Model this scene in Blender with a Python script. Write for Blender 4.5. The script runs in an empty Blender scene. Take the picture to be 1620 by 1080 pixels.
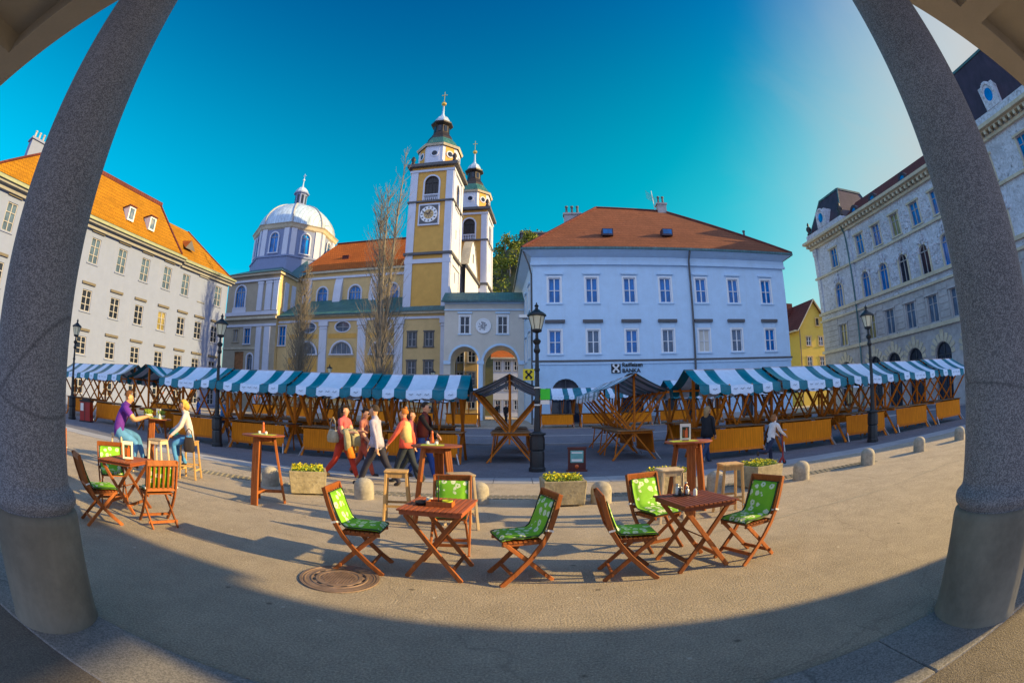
import bpy, bmesh, math, random
from mathutils import Vector, Matrix
R = math.radians
PI = math.pi
rnd = random.Random(7)
C = bpy.context.scene.collection
scene = bpy.context.scene

# ------------------------------------------------------------------ helpers
class MB:
    """collects faces of one mesh; M is the current transform, s the current material slot"""
    def __init__(self):
        self.v = []; self.f = []; self.m = []; self.M = Matrix.Identity(4); self.s = 0
    def at(self, loc=(0, 0, 0), rz=0, M=None):
        self.M = (M if M is not None else Matrix.Translation(loc) @ Matrix.Rotation(rz, 4, 'Z')); return self
    def add(self, vs, fs, s=None):
        b = len(self.v); M = self.M
        self.v += [tuple(M @ Vector(p)) for p in vs]
        for f in fs:
            self.f.append(tuple(i + b for i in f)); self.m.append(self.s if s is None else s)
        return self
    def quad(self, a, b, c, d, s=None): return self.add([a, b, c, d], [(0, 1, 2, 3)], s)
    def poly(self, pts, s=None): return self.add(pts, [tuple(range(len(pts)))], s)
    def box(self, x0, x1, y0, y1, z0, z1, s=None):
        v = [(x0, y0, z0), (x1, y0, z0), (x1, y1, z0), (x0, y1, z0), (x0, y0, z1), (x1, y0, z1), (x1, y1, z1), (x0, y1, z1)]
        return self.add(v, [(0, 3, 2, 1), (4, 5, 6, 7), (0, 1, 5, 4), (1, 2, 6, 5), (2, 3, 7, 6), (3, 0, 4, 7)], s)
    def cbox(self, c, d, s=None):
        return self.box(c[0] - d[0] / 2, c[0] + d[0] / 2, c[1] - d[1] / 2, c[1] + d[1] / 2, c[2] - d[2] / 2, c[2] + d[2] / 2, s)
    def beam(self, p0, p1, w, h, up=(0, 0, 1), s=None):
        p0 = Vector(p0); p1 = Vector(p1); d = (p1 - p0).normalized(); u = Vector(up)
        x = d.cross(u)
        if x.length < 1e-4: x = d.cross(Vector((1, 0, 0)))
        x.normalize(); y = x.cross(d)
        v = []
        for p in (p0, p1):
            for a, b in ((-1, -1), (1, -1), (1, 1), (-1, 1)):
                v.append(tuple(p + x * (a * w / 2) + y * (b * h / 2)))
        return self.add(v, [(0, 1, 2, 3), (7, 6, 5, 4), (0, 4, 5, 1), (1, 5, 6, 2), (2, 6, 7, 3), (3, 7, 4, 0)], s)
    def path(self, pts, w, h, up=(1, 0, 0), s=None):
        """rectangular section swept along a polyline, w along `up`"""
        P = [Vector(p) for p in pts]; v = []; n = len(P); U = Vector(up).normalized()
        for i, p in enumerate(P):
            d = (P[min(i + 1, n - 1)] - P[max(i - 1, 0)]).normalized(); y = d.cross(U).normalized()
            for a, b in ((-1, -1), (1, -1), (1, 1), (-1, 1)):
                v.append(tuple(p + U * (a * w / 2) + y * (b * h / 2)))
        f = [(0, 1, 2, 3), tuple(4 * (n - 1) + k for k in (3, 2, 1, 0))]
        for i in range(n - 1):
            for k in range(4):
                f.append((4 * i + k, 4 * i + 4 + k, 4 * i + 4 + (k + 1) % 4, 4 * i + (k + 1) % 4))
        return self.add(v, f, s)
    def tube(self, pts, rs, n=6, s=None, caps=True):
        P = [Vector(p) for p in pts]; v = []; k = len(P)
        for i, p in enumerate(P):
            d = (P[min(i + 1, k - 1)] - P[max(i - 1, 0)]).normalized()
            x = d.cross(Vector((0.31, 0.17, 0.93)))
            if x.length < .05: x = d.cross(Vector((1, 0, 0)))
            x.normalize(); y = d.cross(x); r = rs[i] if isinstance(rs, (list, tuple)) else rs
            for j in range(n):
                a = 2 * PI * j / n; v.append(tuple(p + x * (r * math.cos(a)) + y * (r * math.sin(a))))
        f = []
        for i in range(k - 1):
            for j in range(n):
                f.append((i * n + j, i * n + (j + 1) % n, (i + 1) * n + (j + 1) % n, (i + 1) * n + j))
        if caps: f += [tuple(range(n - 1, -1, -1)), tuple((k - 1) * n + j for j in range(n))]
        return self.add(v, f, s)
    def lathe(self, prof, n=16, c=(0, 0, 0), s=None, rot=0, caps=True, sq=None):
        """profile [(r,z)]; n sides"""
        v = []; k = len(prof)
        for r, z in prof:
            for j in range(n):
                a = 2 * PI * j / n + rot; v.append((c[0] + r * math.cos(a), c[1] + r * math.sin(a), c[2] + z))
        f = []
        for i in range(k - 1):
            for j in range(n):
                f.append((i * n + j, i * n + (j + 1) % n, (i + 1) * n + (j + 1) % n, (i + 1) * n + j))
        if caps: f += [tuple(range(n - 1, -1, -1)), tuple((k - 1) * n + j for j in range(n))]
        return self.add(v, f, s)
    def ell(self, c, r, nu=12, nv=8, s=None):
        prof = [(math.sin(PI * i / nv), -math.cos(PI * i / nv)) for i in range(nv + 1)]
        prof[0] = (.02, -1); prof[-1] = (.02, 1)
        v = []; f = []
        for a, z in prof:
            for j in range(nu):
                t = 2 * PI * j / nu; v.append((c[0] + r[0] * a * math.cos(t), c[1] + r[1] * a * math.sin(t), c[2] + r[2] * z))
        for i in range(nv):
            for j in range(nu):
                f.append((i * nu + j, i * nu + (j + 1) % nu, (i + 1) * nu + (j + 1) % nu, (i + 1) * nu + j))
        f += [tuple(range(nu - 1, -1, -1)), tuple(nv * nu + j for j in range(nu))]
        return self.add(v, f, s)
    def mesh(self, name, mats, smooth=False, merge=False):
        me = bpy.data.meshes.new(name)
        me.from_pydata(self.v, [], self.f)
        for m in (mats if isinstance(mats, (list, tuple)) else [mats]): me.materials.append(m)
        me.polygons.foreach_set('material_index', self.m)
        if smooth: me.polygons.foreach_set('use_smooth', [True] * len(self.f))
        if merge:
            b = bmesh.new(); b.from_mesh(me); bmesh.ops.remove_doubles(b, verts=b.verts, dist=1e-4); b.to_mesh(me); b.free()
        me.update(); return me
    def build(self, name, mats, parent=None, smooth=False, merge=False, loc=None, rz=0, sharp=None):
        me = self.mesh(name, mats, smooth or sharp is not None, merge)
        if sharp is not None: me.set_sharp_from_angle(angle=R(sharp))
        o = bpy.data.objects.new(name, me); C.objects.link(o)
        if parent: o.parent = parent
        if loc is not None: o.location = loc
        if rz: o.rotation_euler = (0, 0, rz)
        return o

def tag(o, label=None, cat=None, group=None, kind=None):
    if label: o['label'] = label
    if cat: o['category'] = cat
    if group: o['group'] = group
    if kind: o['kind'] = kind
    return o
def thing(name, label, cat, loc=(0, 0, 0), rz=0, group=None):
    o = bpy.data.objects.new(name, None); C.objects.link(o); o.empty_display_size = .2
    o.location = loc; o.rotation_euler = (0, 0, rz)
    return tag(o, label, cat, group)
def inst(name, me, parent=None, loc=(0, 0, 0), rz=0, sc=None):
    o = bpy.data.objects.new(name, me); C.objects.link(o)
    if parent: o.parent = parent
    o.location = loc; o.rotation_euler = (0, 0, rz)
    if sc: o.scale = sc
    return o
def dup(root, loc, rz, label, group=None):
    r = root.copy(); C.objects.link(r); r.location = loc; r.rotation_euler = (0, 0, rz); r['label'] = label
    if group: r['group'] = group
    for ch in list(root.children):
        c = ch.copy(); C.objects.link(c); c.parent = r
        for g in ch.children:
            d = g.copy(); C.objects.link(d); d.parent = c
    return r
def bevel(o, w=.004, seg=1):
    m = o.modifiers.new('Bevel', 'BEVEL'); m.width = w; m.segments = seg; m.limit_method = 'ANGLE'; m.angle_limit = R(40)
    return o

def gz(x, y):
    """height of the square: nearly flat, rising gently to the sides and towards the houses"""
    a = max(0., min(abs(x), 22.) - 4.) * .012 * max(0., min(1., (y - 3.) / 5.))
    b = max(0., min(y, 45.) - 20.) * .032
    return a + b

# ------------------------------------------------------------------ materials
def nodes(name):
    m = bpy.data.materials.new(name); m.use_nodes = True
    nt = m.node_tree; return m, nt, nt.nodes['Principled BSDF']
def N(nt, typ, **kw):
    n = nt.nodes.new(typ)
    for k, v in kw.items():
        if k.startswith('i_'): n.inputs[k[2:].replace('_', ' ')].default_value = v
        else: setattr(n, k, v)
    return n
def col4(c): return (c[0], c[1], c[2], 1)
def ramp(nt, fac, stops):
    r = nt.nodes.new('ShaderNodeValToRGB'); e = r.color_ramp.elements
    while len(e) < len(stops): e.new(.5)
    for k, (p, c) in enumerate(stops): e[k].position = p; e[k].color = col4(c)
    nt.links.new(fac, r.inputs['Fac']); return r.outputs['Color']
def mixc(nt, fac, a, b, mode='MIX'):
    n = nt.nodes.new('ShaderNodeMix'); n.data_type = 'RGBA'; n.blend_type = mode
    if isinstance(fac, (int, float)): n.inputs[0].default_value = fac
    else: nt.links.new(fac, n.inputs[0])
    for k, c in ((6, a), (7, b)):
        if isinstance(c, tuple): n.inputs[k].default_value = col4(c)
        else: nt.links.new(c, n.inputs[k])
    return n.outputs[2]
def coords(nt, scale=(1, 1, 1), kind='Object', rot=(0, 0, 0)):
    t = nt.nodes.new('ShaderNodeTexCoord'); mp = nt.nodes.new('ShaderNodeMapping')
    mp.inputs['Scale'].default_value = scale; mp.inputs['Rotation'].default_value = rot
    nt.links.new(t.outputs[kind], mp.inputs['Vector']); return mp.outputs['Vector']
def noise(nt, vec, scale, detail=4, rough=.6, dist=0):
    n = nt.nodes.new('ShaderNodeTexNoise'); n.inputs['Scale'].default_value = scale; n.inputs['Detail'].default_value = detail
    n.inputs['Roughness'].default_value = rough; n.inputs['Distortion'].default_value = dist
    nt.links.new(vec, n.inputs['Vector']); return n.outputs['Fac']
def bump(nt, b, h, strength=.3, dist=.02):
    n = nt.nodes.new('ShaderNodeBump'); n.inputs['Strength'].default_value = strength; n.inputs['Distance'].default_value = dist
    nt.links.new(h, n.inputs['Height']); nt.links.new(n.outputs['Normal'], b.inputs['Normal'])
def sc(c, k): return (min(1, c[0] * k), min(1, c[1] * k), min(1, c[2] * k))
def simple(name, c, rough=.6, metal=0., var=.25, vs=6., bmp=0., spec=.5, stretch=(1, 1, 1), rand=False):
    """one colour with wear: two noise scales of lighter and darker patches"""
    m, nt, b = nodes(name); v = coords(nt, stretch)
    n1 = noise(nt, v, vs, 6, .65); n2 = noise(nt, v, vs * .17, 3)
    c1 = ramp(nt, n1, [(.3, sc(c, 1 - var)), (.7, sc(c, 1 + var))])
    k = mixc(nt, .5, c1, ramp(nt, n2, [(.35, sc(c, 1 - var * .8)), (.65, sc(c, 1 + var * .6))]))
    if rand:
        oi = nt.nodes.new('ShaderNodeObjectInfo')
        k = mixc(nt, 1., k, ramp(nt, oi.outputs['Random'], [(0, (.72, .72, .72)), (1, (1, 1, 1))]), 'MULTIPLY')
    nt.links.new(k, b.inputs['Base Color'])
    b.inputs['Roughness'].default_value = rough; b.inputs['Metallic'].default_value = metal
    b.inputs['Specular IOR Level'].default_value = spec
    if bmp: bump(nt, b, n1, bmp)
    return m
def plaster(name, c, stain=.35, dirt=(.25, .22, .18), rough=.9, fine=.08):
    """wall plaster: faint mottling, vertical run-off streaks, a few big blotches"""
    m, nt, b = nodes(name); v = coords(nt); vs = coords(nt, (1.3, 1.3, .12))
    n1 = noise(nt, v, 1.1, 6, .7); n2 = noise(nt, vs, 1.6, 5, .7); n3 = noise(nt, v, 22, 3)
    k = ramp(nt, n1, [(.32, sc(c, 1 - fine * 1.6)), (.68, sc(c, 1 + fine))])
    k = mixc(nt, ramp(nt, n2, [(.52, (0, 0, 0)), (.8, (stain,) * 3)]), k, mixc(nt, .35, c, dirt))
    k = mixc(nt, .12, k, ramp(nt, n3, [(.3, sc(c, .75)), (.7, sc(c, 1.15))]))
    nt.links.new(k, b.inputs['Base Color']); b.inputs['Roughness'].default_value = rough
    b.inputs['Specular IOR Level'].default_value = .25
    bump(nt, b, n3, .15, .01); return m
def wood(name, c, rough=.5, along=2, k=1., rand=True, gl=.5):
    """grain stretched along one local axis"""
    m, nt, b = nodes(name); s = [14., 14., 14.]; s[along] = 1.2; v = coords(nt, tuple(s))
    n1 = noise(nt, v, 2.2 * k, 5, .6, .8); n2 = noise(nt, coords(nt), 1.7, 3)
    kx = ramp(nt, n1, [(.28, sc(c, .55)), (.5, c), (.75, sc(c, 1.35))])
    kx = mixc(nt, .35, kx, ramp(nt, n2, [(.3, sc(c, .6)), (.7, sc(c, 1.25))]))
    if rand:
        oi = nt.nodes.new('ShaderNodeObjectInfo')
        kx = mixc(nt, 1., kx, ramp(nt, oi.outputs['Random'], [(0, (.55, .52, .50)), (1, (1.15, 1.1, 1.05))]), 'MULTIPLY')
    nt.links.new(kx, b.inputs['Base Color']); b.inputs['Roughness'].default_value = rough
    b.inputs['Specular IOR Level'].default_value = gl
    bump(nt, b, n1, .12, .004); return m
def tiles(name, c, c2, rows=2.3, cols=3.2, axis='Z'):
    """roof tiles: courses and joints from a brick texture on slope coordinates (object x / z)"""
    m, nt, b = nodes(name)
    tc = nt.nodes.new('ShaderNodeTexCoord'); sp = nt.nodes.new('ShaderNodeSeparateXYZ'); nt.links.new(tc.outputs['Object'], sp.inputs[0])
    ad = N(nt, 'ShaderNodeMath', operation='ADD'); nt.links.new(sp.outputs['X'], ad.inputs[0]); nt.links.new(sp.outputs['Y'], ad.inputs[1])
    cb = nt.nodes.new('ShaderNodeCombineXYZ'); nt.links.new(ad.outputs[0], cb.inputs['X']); nt.links.new(sp.outputs['Z'], cb.inputs['Y'])
    br = nt.nodes.new('ShaderNodeTexBrick'); nt.links.new(cb.outputs[0], br.inputs['Vector'])
    br.inputs['Scale'].default_value = 1.; br.inputs['Brick Width'].default_value = 1 / cols; br.inputs['Row Height'].default_value = 1 / rows
    br.inputs['Mortar Size'].default_value = .05; br.inputs['Bias'].default_value = -.2
    br.inputs['Color1'].default_value = col4(c); br.inputs['Color2'].default_value = col4(c2); br.inputs['Mortar'].default_value = col4(sc(c, .35))
    v = coords(nt); n = noise(nt, v, .45, 6, .72); n2 = noise(nt, v, 5, 4)
    k = mixc(nt, ramp(nt, n, [(.38, (0, 0, 0)), (.62, (.85, .85, .85))]), br.outputs['Color'], sc(c, .40))
    k = mixc(nt, .3, k, ramp(nt, n2, [(.3, sc(c, .5)), (.7, sc(c, 1.4))]))
    nt.links.new(k, b.inputs['Base Color']); b.inputs['Roughness'].default_value = .85; b.inputs['Specular IOR Level'].default_value = .25
    bump(nt, b, br.outputs['Fac'], -.5, .03); return m
def sheetmetal(name, c, seam=1.6, rough=.45, axis='X', c2=None):
    """standing-seam sheet roof with patina"""
    m, nt, b = nodes(name)
    w = nt.nodes.new('ShaderNodeTexWave'); w.wave_type = 'BANDS'; w.bands_direction = axis; w.wave_profile = 'SIN'
    nt.links.new(coords(nt), w.inputs['Vector']); w.inputs['Scale'].default_value = seam; w.inputs['Distortion'].default_value = 0
    v = coords(nt, (1.2, 1.2, .35)); n = noise(nt, v, 1.4, 6, .7)
    k = ramp(nt, n, [(.3, sc(c, .6)), (.55, c), (.72, c2 or sc(c, 1.4))])
    k = mixc(nt, ramp(nt, w.outputs['Fac'], [(.0, (.7, .7, .7)), (.06, (0, 0, 0))]), k, sc(c, .35))
    nt.links.new(k, b.inputs['Base Color']); b.inputs['Roughness'].default_value = rough; b.inputs['Specular IOR Level'].default_value = .4
    return m
def glassy(name, c=(.03, .06, .11), rough=.08, curtain=None):
    """window pane seen from outside: dark room, hint of curtain, sharp reflection"""
    m, nt, b = nodes(name); v = coords(nt, (1, 1, .5)); n = noise(nt, v, 1.3, 3)
    k = ramp(nt, n, [(.35, sc(c, .5)), (.6, c), (.75, curtain or sc(c, 1.8))])
    nt.links.new(k, b.inputs['Base Color']); b.inputs['Roughness'].default_value = rough
    b.inputs['Specular IOR Level'].default_value = .5
    return m

MAT = {}
def mats():
    g = MAT
    # asphalt of the lit forecourt, tarmac of the market lane
    def ground(name, c, c2, speck, scale=1.):
        m, nt, b = nodes(name); v = coords(nt)
        n1 = noise(nt, v, .35 * scale, 7, .7, .3); n2 = noise(nt, v, 55, 3, .8); n3 = noise(nt, v, 2.3 * scale, 6, .75)
        k = ramp(nt, n1, [(.34, sc(c, .58)), (.5, c), (.66, c2)])
        k = mixc(nt, .55, k, ramp(nt, n3, [(.34, sc(c, .45)), (.5, c), (.66, sc(c2, 1.3))]))
        k = mixc(nt, .6, k, ramp(nt, n2, [(.32, sc(c, .32)), (.5, c), (.68, speck)]))
        vo = nt.nodes.new('ShaderNodeTexVoronoi'); vo.inputs['Scale'].default_value = 2.3; nt.links.new(v, vo.inputs['Vector'])
        k = mixc(nt, ramp(nt, vo.outputs['Distance'], [(.035, (.8, .8, .8)), (.05, (0, 0, 0))]), k, (.62, .58, .5))
        vo2 = nt.nodes.new('ShaderNodeTexVoronoi'); vo2.inputs['Scale'].default_value = 1.7; nt.links.new(coords(nt, (1, 1.3, 1)), vo2.inputs['Vector'])
        k = mixc(nt, ramp(nt, vo2.outputs['Distance'], [(.03, (.8, .8, .8)), (.07, (0, 0, 0))]), k, sc(c, .3))
        vc = nt.nodes.new('ShaderNodeTexVoronoi'); vc.feature = 'DISTANCE_TO_EDGE'; vc.inputs['Scale'].default_value = .23
        mp = nt.nodes.new('ShaderNodeVectorMath'); mp.operation = 'ADD'; nt.links.new(v, mp.inputs[0])
        nn = nt.nodes.new('ShaderNodeTexNoise'); nn.inputs['Scale'].default_value = 1.4; nn.inputs['Detail'].default_value = 6; nt.links.new(v, nn.inputs['Vector'])
        nt.links.new(nn.outputs['Color'], mp.inputs[1]); nt.links.new(mp.outputs[0], vc.inputs['Vector'])
        k = mixc(nt, ramp(nt, vc.outputs['Distance'], [(.0, (.4, .4, .4)), (.0035, (0, 0, 0))]), k, sc(c, .45))
        nt.links.new(k, b.inputs['Base Color']); b.inputs['Roughness'].default_value = .8; b.inputs['Specular IOR Level'].default_value = .35
        bump(nt, b, n2, .9, .014); return m
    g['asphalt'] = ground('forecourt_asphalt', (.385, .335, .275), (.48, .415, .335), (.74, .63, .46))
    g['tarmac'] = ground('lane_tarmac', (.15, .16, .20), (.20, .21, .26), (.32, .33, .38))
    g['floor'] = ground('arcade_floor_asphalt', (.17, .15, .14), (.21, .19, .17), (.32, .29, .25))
    # granite, concrete
    def granite(name, c, lo, hi, sca=70):
        m, nt, b = nodes(name); v = coords(nt)
        vo = nt.nodes.new('ShaderNodeTexVoronoi'); vo.inputs['Scale'].default_value = sca; nt.links.new(v, vo.inputs['Vector'])
        sp = nt.nodes.new('ShaderNodeSeparateColor'); nt.links.new(vo.outputs['Color'], sp.inputs[0])
        k = ramp(nt, sp.outputs[0], [(.0, lo), (.45, c), (.8, hi)])
        n = noise(nt, coords(nt, (1, 1, .5)), 1.2, 6, .7)
        k = mixc(nt, .55, k, ramp(nt, n, [(.3, sc(c, .6)), (.7, sc(c, 1.3))]))
        # hairline joints and scratches
        vc = nt.nodes.new('ShaderNodeTexVoronoi'); vc.feature = 'DISTANCE_TO_EDGE'; vc.inputs['Scale'].default_value = .22; nt.links.new(coords(nt, (.6, .6, 1.1)), vc.inputs['Vector'])
        k = mixc(nt, ramp(nt, vc.outputs['Distance'], [(0, (.45, .45, .45)), (.0016, (0, 0, 0))]), k, sc(lo, .6))
        nt.links.new(k, b.inputs['Base Color']); b.inputs['Roughness'].default_value = .7; b.inputs['Specular IOR Level'].default_value = .35
        bump(nt, b, sp.outputs[0], .35, .006); return m
    g['granite'] = granite('granite', (.195, .205, .24), (.045, .047, .06), (.54, .55, .60), 150)
    g['kerbstone'] = granite('kerb_granite', (.25, .245, .25), (.10, .10, .11), (.42, .41, .41), 90)
    g['concrete'] = plaster('plinth_concrete', (.25, .235, .195), .9, (.07, .06, .045), .85, .30)
    g['soffit'] = plaster('soffit_concrete', (.44, .40, .335), .2, (.3, .25, .2), .9, .05)
    g['planter'] = simple('planter_exposed_aggregate', (.36, .31, .2), .9, 0, .5, 16, .8)
    g['bollard'] = simple('bollard_stone', (.36, .335, .28), .85, 0, .45, 14, .6)
    g['slab'] = simple('kerb_slab', (.36, .37, .4), .8, 0, .25, 3, .1)
    # facades
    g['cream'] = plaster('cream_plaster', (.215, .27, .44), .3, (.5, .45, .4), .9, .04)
    g['bluewhite'] = plaster('pale_plaster', (.54, .73, .94), .7, (.4, .42, .45), .9, .05)
    g['bluelow'] = plaster('pale_plinth', (.46, .67, .90), .3, (.3, .3, .32), .9, .06)
    g['archwall'] = plaster('archway_plaster', (.66, .62, .55), .25, (.4, .38, .34), .9, .05)
    g['ochre'] = plaster('ochre_plaster', (.66, .38, .10), .3, (.4, .25, .1), .9, .08)
    g['sand'] = plaster('sand_plaster', (.62, .45, .22), .3, (.38, .28, .14), .9, .08)
    g['grey_sand'] = plaster('grey_plaster', (.40, .35, .27), .35, (.25, .22, .18), .9, .08)
    g['pilaster'] = plaster('white_pilaster', (.58, .62, .74), .25, (.42, .44, .48), .85, .05)
    g['white'] = simple('white_paint', (.80, .82, .85), .5, 0, .06, 5)
    g['yellow'] = plaster('yellow_plaster', (.66, .48, .10), .15, (.5, .35, .1), .9, .04)
    g['trim'] = simple('grey_trim', (.13, .12, .10), .8, 0, .2, 5)
    g['darktrim'] = simple('dark_moulding', (.11, .11, .12), .8, 0, .25, 5)
    g['cornice'] = simple('stone_cornice', (.52, .47, .36), .8, 0, .3, 4, .1)
    def ornate(name, c):
        m, nt, b = nodes(name); v = coords(nt)
        n = noise(nt, v, 2.0, 6, .65, 2.2); n2 = noise(nt, v, .5, 5, .7)
        k = ramp(nt, n, [(.28, sc(c, .22)), (.42, sc(c, .75)), (.58, c), (.72, sc(c, 1.15))])
        k = mixc(nt, ramp(nt, n2, [(.5, (0, 0, 0)), (.75, (.7, .7, .7))]), k, sc(c, .45))
        nt.links.new(k, b.inputs['Base Color']); b.inputs['Roughness'].default_value = .85; b.inputs['Specular IOR Level'].default_value = .25
        bump(nt, b, n, .8, .06); return m
    g['ornate'] = ornate('weathered_stucco', (.58, .62, .72))
    g['rust'] = simple('rusticated_stone', (.38, .38, .40), .9, 0, .4, 2.5, .3)
    # roofs
    g['orange'] = tiles('orange_tiles', (.50, .13, .02), (.40, .095, .015))
    g['mustard'] = tiles('ochre_tiles', (.44, .20, .008), (.37, .155, .008))
    g['redbrown'] = tiles('red_brown_tiles', (.27, .095, .045), (.20, .065, .03))
    g['maroon'] = tiles('maroon_tiles', (.16, .045, .04), (.12, .035, .035))
    g['copper'] = sheetmetal('green_copper', (.035, .15, .15), 1.1, .5, 'X', (.14, .25, .12))
    g['copperdark'] = sheetmetal('dark_copper', (.06, .15, .17), 1.1, .5)
    g['domemetal'] = sheetmetal('pale_dome_sheet', (.46, .60, .76), .7, .4)
    g['eave'] = simple('eave_sheet', (.25, .29, .19), .6, 0, .3, 3)
    g['creamcornice'] = simple('cream_cornice', (.24, .25, .26), .8, 0, .25, 4)
    g['slate'] = sheetmetal('slate_purple', (.055, .035, .055), 2.5, .5)
    g['bronze'] = simple('dark_bronze', (.035, .03, .03), .45, .3, .4, 4)
    g['gold'] = simple('gilding', (.75, .5, .12), .3, .9, .1, 4)
    # glass
    g['glass'] = glassy('blue_glass', (.0, .19, .60), .12)
    g['glassdark'] = glassy('dark_glass', (.02, .03, .055), .08, (.10, .11, .12))
    g['glasslit'] = glassy('curtained_glass', (.35, .30, .12), .1, (.55, .5, .3))
    g['glasspale'] = glassy('pale_glass', (.10, .17, .28), .08, (.3, .32, .36))
    g['door'] = simple('dark_door', (.035, .045, .06), .5, 0, .3, 3)
    g['mural'] = simple('faded_mural', (.30, .13, .05), .8, 0, .6, 3)
    # iron, metal
    g['iron'] = simple('black_iron', (.012, .016, .02), .42, .0, .35, 9, .15)
    g['steel'] = simple('pale_steel', (.45, .46, .48), .4, .6, .15, 8)
    g['castiron'] = simple('rusty_cast_iron', (.27, .19, .15), .7, .3, .45, 7, .5)
    g['lampglass'] = simple('lantern_glass', (.75, .74, .55), .15, 0, .12, 6)
    # woods
    g['teak'] = wood('oiled_teak', (.38, .125, .035), .6, gl=.2)
    g['teaktop'] = wood('oiled_teak_top', (.34, .095, .035), .5, 1, gl=.3)
    g['pine'] = wood('pale_pine', (.72, .46, .17), .45)
    g['pinewhite'] = wood('bleached_pine', (.75, .62, .42), .5)
    g['stallwood'] = wood('stall_timber', (.76, .23, .02), .6, gl=.15)
    g['darktop'] = wood('worn_counter_top', (.30, .17, .08), .6, 0)
    def panel(name, c):
        m, nt, b = nodes(name)
        w = nt.nodes.new('ShaderNodeTexWave'); w.wave_type = 'BANDS'; w.bands_direction = 'X'; w.wave_profile = 'SAW'
        w.inputs['Scale'].default_value = 3.6; nt.links.new(coords(nt), w.inputs['Vector'])
        n = noise(nt, coords(nt, (9, 9, 1)), 1.6, 4); n2 = noise(nt, coords(nt), .8, 3)
        oi = nt.nodes.new('ShaderNodeObjectInfo')
        k = ramp(nt, n, [(.3, sc(c, .7)), (.7, sc(c, 1.2))]); k = mixc(nt, .4, k, ramp(nt, n2, [(.3, sc(c, .65)), (.7, sc(c, 1.25))]))
        k = mixc(nt, ramp(nt, w.outputs['Fac'], [(.0, (1, 1, 1)), (.10, (0, 0, 0))]), k, sc(c, .3))
        k = mixc(nt, 1., k, ramp(nt, oi.outputs['Random'], [(0, (.75, .73, .7)), (1, (1, 1, 1))]), 'MULTIPLY')
        nt.links.new(k, b.inputs['Base Color']); b.inputs['Roughness'].default_value = .6; b.inputs['Specular IOR Level'].default_value = .12
        bump(nt, b, w.outputs['Fac'], .3, .01); return m
    g['panel'] = panel('counter_boarding', (.95, .26, .008))
    # cloth
    def cloth(name, c, rough=.8, fold=.25, wear=.12, sss=0):
        m, nt, b = nodes(name); v = coords(nt); n = noise(nt, v, 5, 5, .6, .6); n2 = noise(nt, coords(nt, (1, .35, 1)), 1.8, 4)
        k = ramp(nt, n, [(.3, sc(c, 1 - wear)), (.7, sc(c, 1 + wear))]); k = mixc(nt, .4, k, ramp(nt, n2, [(.3, sc(c, 1 - wear * 1.5)), (.7, sc(c, 1 + wear))]))
        nt.links.new(k, b.inputs['Base Color']); b.inputs['Roughness'].default_value = rough; b.inputs['Specular IOR Level'].default_value = .3
        bump(nt, b, n2, fold, .05); return m
    g['cloth'] = cloth
    g['awngreen'] = cloth('awning_green', (.0, .15, .21), .3, .5, .3)
    g['awnwhite'] = cloth('awning_white', (.58, .72, .92), .35, .5, .12)
    g['awnink'] = simple('awning_print', (.2, .28, .34), .7)
    def cushion(name):
        m, nt, b = nodes(name); v = coords(nt, (1, 1, 1))
        oi = nt.nodes.new('ShaderNodeObjectInfo')
        mv = nt.nodes.new('ShaderNodeVectorMath'); mv.operation = 'ADD'; nt.links.new(v, mv.inputs[0])
        cx = nt.nodes.new('ShaderNodeCombineXYZ'); nt.links.new(oi.outputs['Random'], cx.inputs[0]); nt.links.new(cx.outputs[0], mv.inputs[1])
        vo = nt.nodes.new('ShaderNodeTexVoronoi'); vo.inputs['Scale'].default_value = 10.5; vo.inputs['Randomness'].default_value = .65
        nt.links.new(mv.outputs[0], vo.inputs['Vector'])
        petals = noise(nt, mv.outputs[0], 34, 2)
        ds = N(nt, 'ShaderNodeMath', operation='ADD'); nt.links.new(vo.outputs['Distance'], ds.inputs[0])
        pm = N(nt, 'ShaderNodeMath', operation='MULTIPLY_ADD'); pm.inputs[1].default_value = .35; pm.inputs[2].default_value = -.17
        nt.links.new(petals, pm.inputs[0]); nt.links.new(pm.outputs[0], ds.inputs[1])
        ring = ramp(nt, ds.outputs[0], [(.0, (0, 0, 0)), (.10, (0, 0, 0)), (.14, (1, 1, 1)), (.33, (1, 1, 1)), (.37, (0, 0, 0))])
        n2 = noise(nt, v, 3, 4)
        k = mixc(nt, ring, ramp(nt, n2, [(.3, (.15, .44, .012)), (.7, (.25, .60, .02))]), (.72, .80, .55))
        nt.links.new(k, b.inputs['Base Color']); b.inputs['Roughness'].default_value = .75
        bump(nt, b, noise(nt, v, 9, 3), .3, .02); return m
    g['cushion'] = cushion('green_flower_cushion')
    g['piping'] = simple('dark_piping', (.01, .04, .015), .7)
    g['whitestrap'] = simple('white_strap', (.8, .8, .78), .6)
    g['napkin'] = simple('lime_mat', (.42, .52, .02), .7, 0, .15, 20)
    g['red'] = simple('red_paint', (.36, .02, .015), .4, 0, .15, 8)
    g['maroonpaint'] = simple('maroon_paint', (.10, .02, .015), .45, 0, .2, 8)
    g['black'] = simple('black_plastic', (.012, .012, .014), .4)
    g['signyellow'] = simple('sign_yellow', (.85, .62, .0), .4, 0, .05, 5)
    g['signgreen'] = simple('sign_green', (.05, .65, .03), .4, 0, .05, 5)
    g['ink'] = simple('sign_ink', (.008, .008, .01), .5, 0, .05, 5)
    g['paper'] = simple('white_card', (.82, .80, .74), .6, 0, .05, 12)
    g['menu'] = simple('menu_card', (.16, .42, .40), .5, 0, .5, 5)
    g['candle'] = simple('orange_glass', (.75, .14, .03), .25, 0, .2, 6)
    g['clear'] = simple('clear_glass_jar', (.55, .6, .6), .1, 0, .2, 10)
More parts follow.
